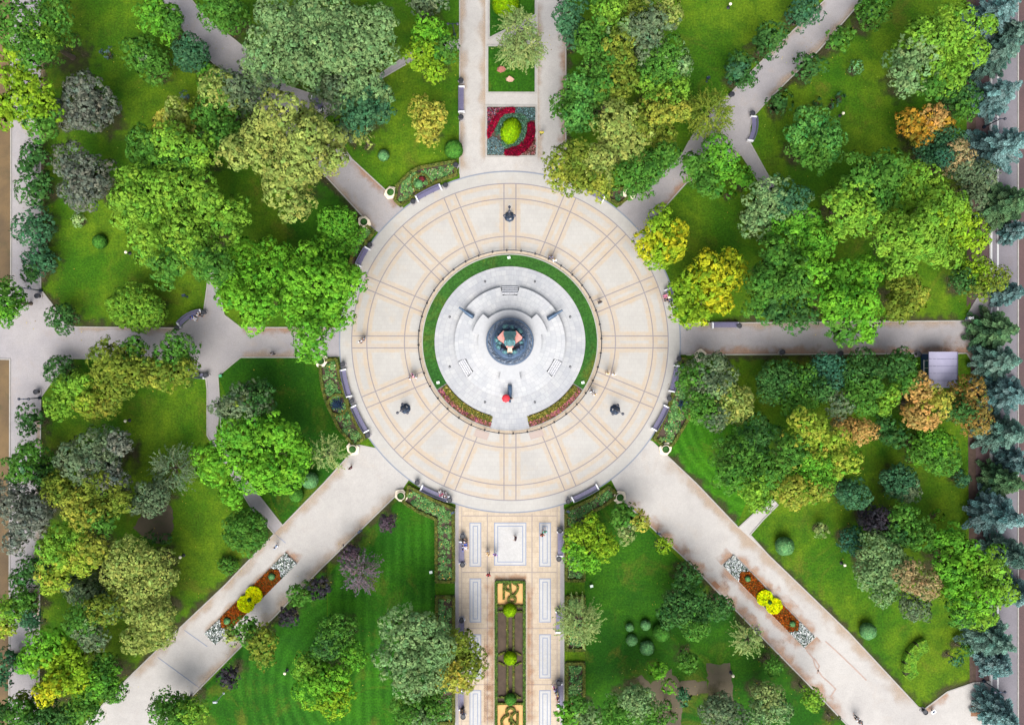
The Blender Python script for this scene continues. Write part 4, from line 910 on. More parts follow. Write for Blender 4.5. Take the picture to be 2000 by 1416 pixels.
b.box((-1.64, 0, 2.72), (.06, 4.12, .1)); b.box((1.64, 0, 2.72), (.06, 4.12, .1)); b.build('roof_rib', plain('rib', (120, 116, 146), .5, .05, 2, k=.7), rf)
b = MB(); b.box((-1.37, .2, 1.5), (.06, 1.7, 1.0)); w = b.build('window', plain('kiosk_glass', (60, 84, 120), .12, .1, 2), k)
b = MB()
for yy in (-.65, .2, 1.05): b.box((-1.41, yy, 1.5), (.05, .07, 1.08))
b.box((-1.41, .2, .97), (.14, 1.85, .08)); b.build('window_frame', M_BEND, w)
MB().box((-1.38, -1.2, 1.05), (.06, .8, 2.0)).build('door', plain('door_white', (200, 206, 214), .4, .05, 3), k)
x, y, _ = P(1888, 622); o = empty('information_sign', (x, y, 0), 0, 'white information board with dark round mark on a blue base, east path end', 'sign')
MB().box((0, 0, 1.0), (.5, .3, .5), 0, .02).build('board', M_BEND, o)
b = MB(); b.strip([(.16*math.cos(R(a)), .13*math.sin(R(a))) for a in range(40, 330, 20)], .055, 1.25, 1.262); b.box((.02, 0, 1.256), (.14, .045, .012)); b.build('mark', M_BLACK, o)
MB().box((0, 0, .38), (.34, .2, .75), 0, .02).build('post', plain('blue_post', (50, 96, 160), .5, .05, 3), o)
x, y, _ = P(1819, 1386); o = empty('information_sign', (x, y, 0), .6, 'small white board standing at the bottom tip of the southeast lawn', 'sign')
MB().box((0, 0, .6), (.55, .4, .08), 0, .02).build('board', M_BEND, o); MB().box((0, 0, .28), (.1, .1, .56)).build('post', M_IRON, o); MB().box((0, 0, .645), (.3, .2, .008)).build('mark', M_IRON, o)
# ---------------------------------------------------------------- hedges and planting beds
def hedge(name, pts, w, h, pal, parent=None, closed=False, z0=0.02, dens=1.0, size=.075):
    b = MB(); b.strip(pts, w*.9, z0, z0+h*.93, closed); core = None
    L = [Vector(p[:2]) for p in pts]+([Vector(pts[0][:2])] if closed else []); PO = []; NR = []
    for a, c in zip(L[:-1], L[1:]):
        d = c-a; ln = d.length
        if ln < .01: continue
        d /= ln; q = Vector((-d.y, d.x)); n = max(4, int(dens*ln*(w+2*h*.6)*2.3/(size*size*1.24)))
        t = rng.random(n)*ln; u = rng.uniform(-1, 1, n); top = rng.random(n) < w/(w+1.2*h)
        side = np.sign(rng.normal(size=n)); off = np.where(top, u*w/2, side*w/2); zz = np.where(top, h*rng.uniform(.92, 1.04, n), h*np.abs(u))
        PO.append(np.stack([a.x+d.x*t+q.x*off, a.y+d.y*t+q.y*off, z0+zz], 1)); NR.append(np.stack([q.x*np.where(top, 0, side), q.y*np.where(top, 0, side), np.where(top, 1, .3)], 1)+rng.normal(0, .4, (n, 3)))
    pos = np.concatenate(PO); n = len(pos); ids = (np.floor(pos[:, 0]*3)*7919+np.floor(pos[:, 1]*3)*31).astype(int); _, ids = np.unique(ids, return_inverse=True)
    ho = leaf_obj(name, pos, np.concatenate(NR), size*np.exp(rng.normal(0, .2, n)), colours(pal, ids.ravel(), .2), parent, M_LEAF)
    b.build('branches', plain('hedge_core', (70, 76, 40), .95, .2, 5, k=.6) if not bpy.data.materials.get('hedge_core') else bpy.data.materials['hedge_core'], ho)
    return ho
PAL['hedge'] = ((124, 130, 62), (86, 104, 48), .5); PAL['hedgeg'] = ((104, 132, 62), (70, 108, 50), .5); PAL['rose'] = ((128, 172, 104), (74, 128, 70), .5)
M_SOILB = plain('bed_soil', (84, 70, 58), .95, .3, 1.6, k=.8)
def offset_poly(pts, dd):
    a = sum(pts[i][0]*pts[(i+1) % len(pts)][1]-pts[(i+1) % len(pts)][0]*pts[i][1] for i in range(len(pts))); s_ = 1 if a > 0 else -1; out = []
    for i in range(len(pts)):
        p, q, r_ = Vector(pts[i-1]), Vector(pts[i]), Vector(pts[(i+1) % len(pts)]); d1 = (q-p).normalized(); d2 = (r_-q).normalized()
        n1 = Vector((-d1.y, d1.x))*s_; n2 = Vector((-d2.y, d2.x))*s_; m = (n1+n2).normalized(); out.append(tuple(q+m*(dd/max(.45, m.dot(n1)))))
    return out
def inset_fill(poly, dens, dist):
    p = fill(poly, dens); ok = np.ones(len(p), bool)
    for i in range(len(poly)):
        a, b_ = np.array(poly[i]), np.array(poly[(i+1) % len(poly)]); d = b_-a; t = np.clip(((p-a)@d)/(d@d), 0, 1); ok &= np.linalg.norm(p-(a+t[:, None]*d), axis=1) > dist
    return p[ok]
def plant_bed(poly, label, group, dens=1.0, hw=.3, rows=None, mark=None):
    pts = PP2(poly); cx = sum(p[0] for p in pts)/len(pts); cy = sum(p[1] for p in pts)/len(pts); pts = [(x-cx, y-cy) for x, y in pts]
    o = empty('planting_bed', (cx, cy, 0), 0, label, 'planting bed', group)
    MB().prism(pts, -.02, .075).build('soil', M_SOILB, o)
    ins = offset_poly(pts, .17)
    hedge('hedge_border', ins, hw, .42, 'hedge', o, True, .05)
    pp = inset_fill(pts, 9*dens, .5)
    A = []; I = []; NRM = []
    nz = np.sin(pp[:, 0]*1.1+cx)+np.sin(pp[:, 1]*.9+cy)+rng.normal(0, .6, len(pp)); pp = pp[nz > -1.9]
    for i, (x, y) in enumerate(pp):
        k_ = 34; r_ = rng.uniform(.22, .46); d = unit(rng.normal(size=(k_, 3))); d[:, 2] = abs(d[:, 2])
        A.append(d*r_*np.array([1, 1, 1.0])*rng.uniform(.5, 1, (k_, 1))+np.array([x, y, .12])); NRM.append(d*.4+np.array([0, 0, .9])+rng.normal(0, .35, (k_, 3))); I.append(np.full(k_, i))
    A = np.concatenate(A); I = np.concatenate(I); col = colours('rose', I, .25)
    fl = rng.random(len(A)) < .035; col[fl] = np.array([lin(c) for c in ((230, 200, 190), (220, 120, 110), (240, 190, 90))])[rng.integers(0, 3, fl.sum())]
    q = leaf_obj('rose_bushes', A, np.concatenate(NRM), .085*np.exp(rng.normal(0, .2, len(A))), col, o, M_LEAF); tag(q, kind='stuff')
    return o, (cx, cy)
GB = 'hedge-edged rose beds around the plaza'; GP_ = 'hedge-edged beds along the promenade'
bed1, c1 = plant_bed([(891, 313), (894, 344), (850, 361), (815, 384), (782, 406), (769, 393), (774, 362), (800, 336), (819, 326)], 'hedge-edged rose bed at the plaza rim left of the north path', GB)
bed2, _ = plant_bed([(708, 432), (735, 452), (716, 480), (700, 516), (690, 545), (676, 540), (690, 480)], 'narrow rose bed at the west side of the northwest path mouth', GB)
bed3, c3 = plant_bed([(623, 702), (661, 699), (667, 740), (682, 790), (700, 830), (717, 856), (691, 873), (660, 838), (634, 782), (625, 740)], 'long rose bed between the west and southwest paths', GB)
bed4, _ = plant_bed([(797, 945), (850, 974), (888, 990), (889, 1137), (850, 1137), (849, 1015), (815, 1000), (784, 980), (790, 968)], 'L-shaped rose bed left of the promenade head', GB)
bed5, _ = plant_bed([(1102, 995), (1150, 973), (1189, 947), (1211, 966), (1180, 990), (1150, 1005), (1143, 1020), (1143, 1135), (1103, 1135)], 'L-shaped rose bed right of the promenade head', GB)
bed6, _ = plant_bed([(1326, 698), (1340, 698), (1349, 760), (1348, 816), (1314, 872), (1293, 872), (1274, 857), (1300, 804), (1316, 750)], 'rose bed between the east and southeast paths', GB)
bed7, _ = plant_bed([(1180, 388), (1210, 404), (1238, 380), (1222, 366), (1190, 370)], 'small bare rose bed at the northeast path mouth', GB, .4)
for l, lab in (([(850, 1162), (889, 1162), (889, 1272), (850, 1272)], 'second bed from the top left of the promenade'), ([(850, 1294), (889, 1294), (889, 1412), (850, 1412)], 'bottom bed left of the promenade'),
               ([(1104, 1162), (1143, 1162), (1143, 1270), (1104, 1270)], 'second bed from the top right of the promenade, under the willow-like tree'), ([(1104, 1291), (1143, 1291), (1143, 1378), (1104, 1378)], 'rectangular rose bed near the bottom right of the promenade')):
    plant_bed(l, 'hedge-edged '+lab, GP_)
# special plants in the beds
def agave(px, py, r, pal, name, label, n=24, h=.7):
    x, y, _ = P(px, py, .2); o = empty(name, (x, y, .08), 0, label, 'plant'); A = []; NR = []; AL = []; I = []
    for i in range(n):
        a = i*2.4; t = (i+1)/n; d = np.array([math.cos(a), math.sin(a), 0])
        for k_ in range(7):
            u = k_/6; A.append(d*r*S*u*t+np.array([0, 0, h*(1-t*.6)*u])); NR.append(np.array([0, 0, 1])-d*.3+rng.normal(0, .15, 3)); AL.append(d); I.append(i)
    leaf_obj('leaves', np.array(A), np.array(NR), .16, colours(pal, np.array(I), .15), o, M_LEAF, .5, np.array(AL)); MB().lathe((0, 0, 0), [(.15, 0), (.1, .3), (.02, .35)], 8).build('stem', M_BARK, o); return o
PAL['navy'] = ((52, 72, 100), (40, 54, 76), .5)
agave(660, 790, 13, 'navy', 'spiky_plant', 'dark blue spiky plant in the middle of the west rose bed', 40, .9)
agave(1332, 790, 9, 'navy', 'spiky_plant', 'dark blue spiky plant in the east rose bed under the round tree', 30, .8)
ball_shrub('ballteal', .9, 818, 359, 8, 'ball_shrub', 'small teal bush inside the hedge ring of the northwest rose bed', 'shrub', z0=.05)
PAL['redbush'] = ((140, 60, 60), (90, 50, 60), .5)
ball_shrub('redbush', .7, 824, 350, 6, 'ball_shrub', 'dark red bush inside the hedge ring of the northwest rose bed', 'shrub', z0=.05)
for (cx_, cy_, rr, par, cc) in ((822, 358, 17, bed1, c1), (661, 790, 20, bed3, c3)):
    x, y, _ = P(cx_, cy_); hedge('hedge_ring', [(x-cc[0]+rr*S*math.cos(R(a)), y-cc[1]+rr*S*math.sin(R(a))) for a in range(0, 360, 30)], .22, .4, 'hedge', par, True, .06)
# crescent hedge on the southeast lawn
o = hedge('crescent_hedge', PP2([(1806, 1256), (1790, 1262), (1778, 1276), (1772, 1292), (1772, 1308), (1780, 1317)]), 1.4, .9, 'yg', None, False, 0, 1.6, .07)
tag(o, 'crescent-shaped clipped yellow-green hedge on the southeast lawn', 'hedge')
# square flower bed on the north path
cx, cy, _ = P(998.5, 257); fb = empty('flower_bed', (cx, cy, 0), 0, 'square carpet bed with crimson crescents round a lime oval hedge on the north path', 'flower bed')
hw, hh = 47*S, 47.5*S; MB().prism([(-hw, -hh), (hw, -hh), (hw, hh), (-hw, hh)], .02, .1).build('soil', M_SOILB, fb)
def blob(l): return [(P(x, y)[0]-cx, P(x, y)[1]-cy) for x, y in l]
b1 = blob([(952, 272), (951, 256), (960, 236), (975, 219), (990, 212), (1003, 211), (1007, 217), (1004, 222), (988, 224), (977, 232), (970, 246), (964, 258), (956, 270)])
b2 = blob([(986, 305), (985, 295), (998, 290), (1013, 285), (1025, 272), (1030, 255), (1030, 242), (1038, 239), (1044, 242), (1046, 258), (1041, 280), (1028, 297), (1012, 306)])
g1 = blob([(975, 262), (968, 268), (967, 255), (973, 240), (984, 225), (1003, 222), (1022, 224), (1035, 236), (1029, 243), (1029, 262), (1020, 280), (1003, 289), (986, 291), (980, 285)])
s1 = blob([(952, 274), (964, 268), (975, 275), (986, 291), (984, 303), (952, 303)]); s2 = blob([(1008, 212), (1045, 212), (1045, 236), (1032, 236), (1020, 224), (1006, 221)])
k1 = blob([(952, 212), (985, 212), (965, 228), (952, 254)]); k2 = blob([(1046, 270), (1046, 303), (1016, 303), (1032, 292)])
PF = M_PETAL
for nm, poly, dn, cols_, hg in (('teal_edging_plants', g1, 420, [((92, 138, 112), .5), ((66, 110, 84), .4), ((130, 160, 140), .2)], .2), ('crimson_flowers', b1, 620, [((176, 16, 62), .6), ((130, 8, 46), .35), ((220, 60, 90), .08)], .3), ('crimson_flowers', b2, 620, [((150, 10, 50), .6), ((104, 6, 38), .4), ((210, 40, 80), .08)], .3),
       ('silver_plants', s1, 420, [((134, 164, 172), .55), ((96, 128, 130), .4), ((160, 140, 90), .08)], .2), ('silver_plants', s2, 420, [((122, 152, 160), .5), ((80, 116, 110), .5)], .2), ('mixed_flowers', k1, 420, [((190, 60, 90), .35), ((150, 90, 110), .2), ((70, 70, 60), .3), ((220, 190, 200), .1), ((90, 80, 150), .1)], .2), ('mixed_flowers', k2, 420, [((200, 110, 120), .3), ((150, 110, 90), .3), ((70, 80, 60), .3), ((230, 200, 200), .1)], .2)):
    scatter(nm, fill(poly, dn), .12, .062, cols_+[((60, 60, 44), .07)], fb, PF, hg, .7)
for nm, poly, zz in (('leaf_carpet', b1, .3), ('leaf_carpet', b2, .3)):
    MB().prism(poly, .1, .22).build(nm, plain('crimson_leaf_bed', (110, 12, 44), .9, .2, 4, k=.8), fb)
oh = ball_shrub('balllime', 1.15, 998, 256.5, 17.5, 'oval_hedge', None, None, None, fb, 1.0, 0, .075, 0); oh.location = (P(998, 257)[0]-cx, P(998, 257)[1]-cy, 0); oh.scale = (1.12, 1.5, .8); oh.rotation_euler = (0, 0, R(-18))
for k_ in ('label', 'category', 'group'):
    if k_ in oh: del oh[k_]
# lime shrub and boulders on the islands
ball_shrub('balllime', 1.8, 988, 8, 26, 'shrub', 'rounded lime shrub on the topmost lawn island of the north path', 'shrub')
for px, py, r_, lab in ((980, 136, 10, 'reddish flat boulder on the north lawn island'), (996, 156, 9, 'pinkish standing slab on the north lawn island')):
    x, y, _ = P(px, py); b = MB(); n_ = 7; vs = []
    for z_, k_ in ((0, 1), (.3, .85)): 
        for i in range(n_): a = i*6.283/n_; rr = r_*S*(.7+.4*rnd.random())*k_; vs.append((x+rr*math.cos(a), y+rr*.7*math.sin(a), .05+z_))
    fs = [tuple(range(n_, 2*n_)), tuple(range(n_))[::-1]]+[(i, (i+1) % n_, n_+(i+1) % n_, n_+i) for i in range(n_)]
    o = b.add(vs, fs).build('boulder', plain('pink_rock', (214, 170, 150) if px > 990 else (176, 112, 100), .9, .2, 4, k=.8)); tag(o, lab, 'boulder')
# ---------------------------------------------------------------- long flower strips
def strip_bed(A, B, w, label, split):
    a = Vector(P(*A)[:2]); c = Vector(P(*B)[:2]); m_ = (a+c)/2; d = c-a; L_ = d.length; o = empty('flower_bed', (m_.x, m_.y, 0), math.atan2(d.y, d.x), label, 'flower bed', 'long flower strips on the diagonal paths'); W = w*S
    MB().prism([(-L_/2, -W), (L_/2, -W), (L_/2, W), (-L_/2, W)], .02, .11).build('soil', M_SOILB, o)
    e = L_/2; q = e*.64
    for s_ in (-1, 1):
        poly = [(s_*e, -W), (s_*e, W), (s_*q*.98, W), (s_*(q+.55), 0), (s_*q*.98, -W)]
        scatter('white_flowers', fill(poly, 330), .14, .075, [((240, 244, 250), .62), ((120, 140, 130), .2), ((70, 92, 70), .3)], o, PF, .16)
        poly = [(s_*q*.96, -W), (s_*(q+.5), 0), (s_*q*.96, W), (s_*1.2, W), (s_*1.2, -W)]
        scatter('orange_flowers', fill(poly, 520), .14, .062, [((172, 84, 24), .55), ((120, 62, 26), .3), ((92, 96, 40), .22), ((206, 110, 30), .12)], o, PF, .18)
        sh = ball_shrub('ballteal', .75, 1000, 708, 6.5 if split else 5.5, 'shrub', None, None, None, o, 1, 0, .06, 0); sh.location = (s_*q*.86, .1, .05)
        n = 900; p = rng.normal(size=(n, 2)); p = p/np.maximum(1, np.linalg.norm(p, axis=1, keepdims=True)); rr = W*1.02
        n2 = 1900; aa = rng.random(n2)*6.283; ra = rr*np.sqrt(rng.random(n2)); pts = np.stack([s_*.72+ra*np.cos(aa)*1.0, .05*s_+ra*np.sin(aa)*1.1], 1); pts = pts[np.hypot(pts[:, 0], pts[:, 1]) > .27]
        scatter('yellow_flowers', pts, .3, .085, [((246, 236, 8), .6 if s_ > 0 else .3), ((208, 232, 8), .4 if s_ > 0 else .7), ((60, 80, 20), .03)], o, PF, .3, .4)
        MB().lathe((s_*.72, .05*s_, .1), [(rr*.95, 0), (rr*.95, .15), (rr*.8, .22)], 18).build('leaf_mound', plain('mound_leaves', (150, 170, 20), .9, .2, 5, k=.7), o)
    sh = ball_shrub('dark', .8, 1000, 708, 3.6, 'shrub', None, None, None, o, 1, 0, .05, 0); sh.location = (0, 0, .1)
strip_bed((411, 1247), (569, 1090), 15, 'flower strip of white, orange and yellow bands on the southwest path', True)
strip_bed((1422, 1094), (1580, 1253), 14.2, 'flower strip of white, orange and yellow bands on the southeast path', False)
# ---------------------------------------------------------------- parterre on the promenade
cx, cy, _ = P(996.5, 1290); pt = empty('parterre', (cx, cy, 0), 0, 'long clipped hedge parterre with sand monograms down the middle of the promenade', 'parterre')
def L2(l): return [(P(x, y)[0]-cx, P(x, y)[1]-cy) for x, y in l]
MB().prism(L2([(967, 1133), (1026, 1133), (1026, 1470), (967, 1470)]), .03, .09).build('soil', M_SOILB, pt)
MB().prism(L2([(971, 1137), (1022, 1137), (1022, 1181), (971, 1181)]), .09, .115).build('sand', M_SAND, pt)
MB().prism(L2([(971, 1374), (1022, 1374), (1022, 1470), (971, 1470)]), .09, .115).build('sand', M_SAND, pt)
hedge('hedge_border', L2([(969, 1135), (1024, 1135), (1024, 1468), (969, 1468)]), .27, .4, 'hedgeg', pt, True, .06)
for l in ([(971, 1182), (1022, 1182)], [(971, 1372), (1022, 1372)]): hedge('hedge_border', L2(l), .2, .35, 'hedge', pt, False, .06)
for l in ([(991, 1196), (991, 1362)], [(1003, 1196), (1003, 1362)], [(974, 1193), (1020, 1193)], [(974, 1278), (986, 1272)], [(1018, 1278), (1006, 1272)], [(974, 1292), (986, 1298)], [(1018, 1292), (1006, 1298)], [(974, 1360), (1018, 1360)], [(1003, 1352), (1014, 1360)]):
    hedge('inner_hedge', L2(l), .18, .26, 'hedge', pt, False, .07)
for l in ([(984, 1138), (984, 1169)], [(994, 1138), (989, 1140), (987, 1146), (989, 1151), (994, 1153), (998, 1150)], [(996, 1138), (997, 1150), (998, 1159), (1001, 1163)], [(1003, 1138), (1009, 1141), (1012, 1147), (1010, 1154), (1004, 1160), (1000, 1164)]):
    hedge('monogram_hedge', L2(l), .2, .3, 'hedge', pt, False, .1)
hedge('monogram_hedge', L2([(1000+7.5*math.cos(R(a)), 1170-6*math.sin(R(a))) for a in range(0, 360, 30)]), .2, .3, 'hedge', pt, True, .1)
for l in ([(990, 1392), (989, 1386), (993, 1381), (999, 1380), (1004, 1383), (1006, 1389), (1001, 1393)], [(994, 1393), (985, 1398), (979, 1406), (981, 1416), (986, 1426)], [(999, 1392), (999, 1404)], [(993, 1405), (1000, 1405), (1006, 1411), (1007, 1420), (1001, 1428)], [(1011, 1389), (1010, 1425)], [(998, 1410), (999, 1424)]):
    hedge('monogram_hedge', L2(l), .24, .3, 'hedge', pt, False, .1)
for px, py, r_, pal, lab in ((995.5, 1191, 13, 'balllime', 'lime ball at the head of the parterre beds'), (996.5, 1285, 13, 'balllime', 'lime ball in the middle of the parterre'), (997, 1365, 11.5, 'ball', 'green ball at the foot of the parterre beds')):
    ball_shrub(pal, 1.3, px, py, r_, 'ball_shrub', 'clipped '+lab, 'shrub', 'clipped balls in the parterre', size=.07)
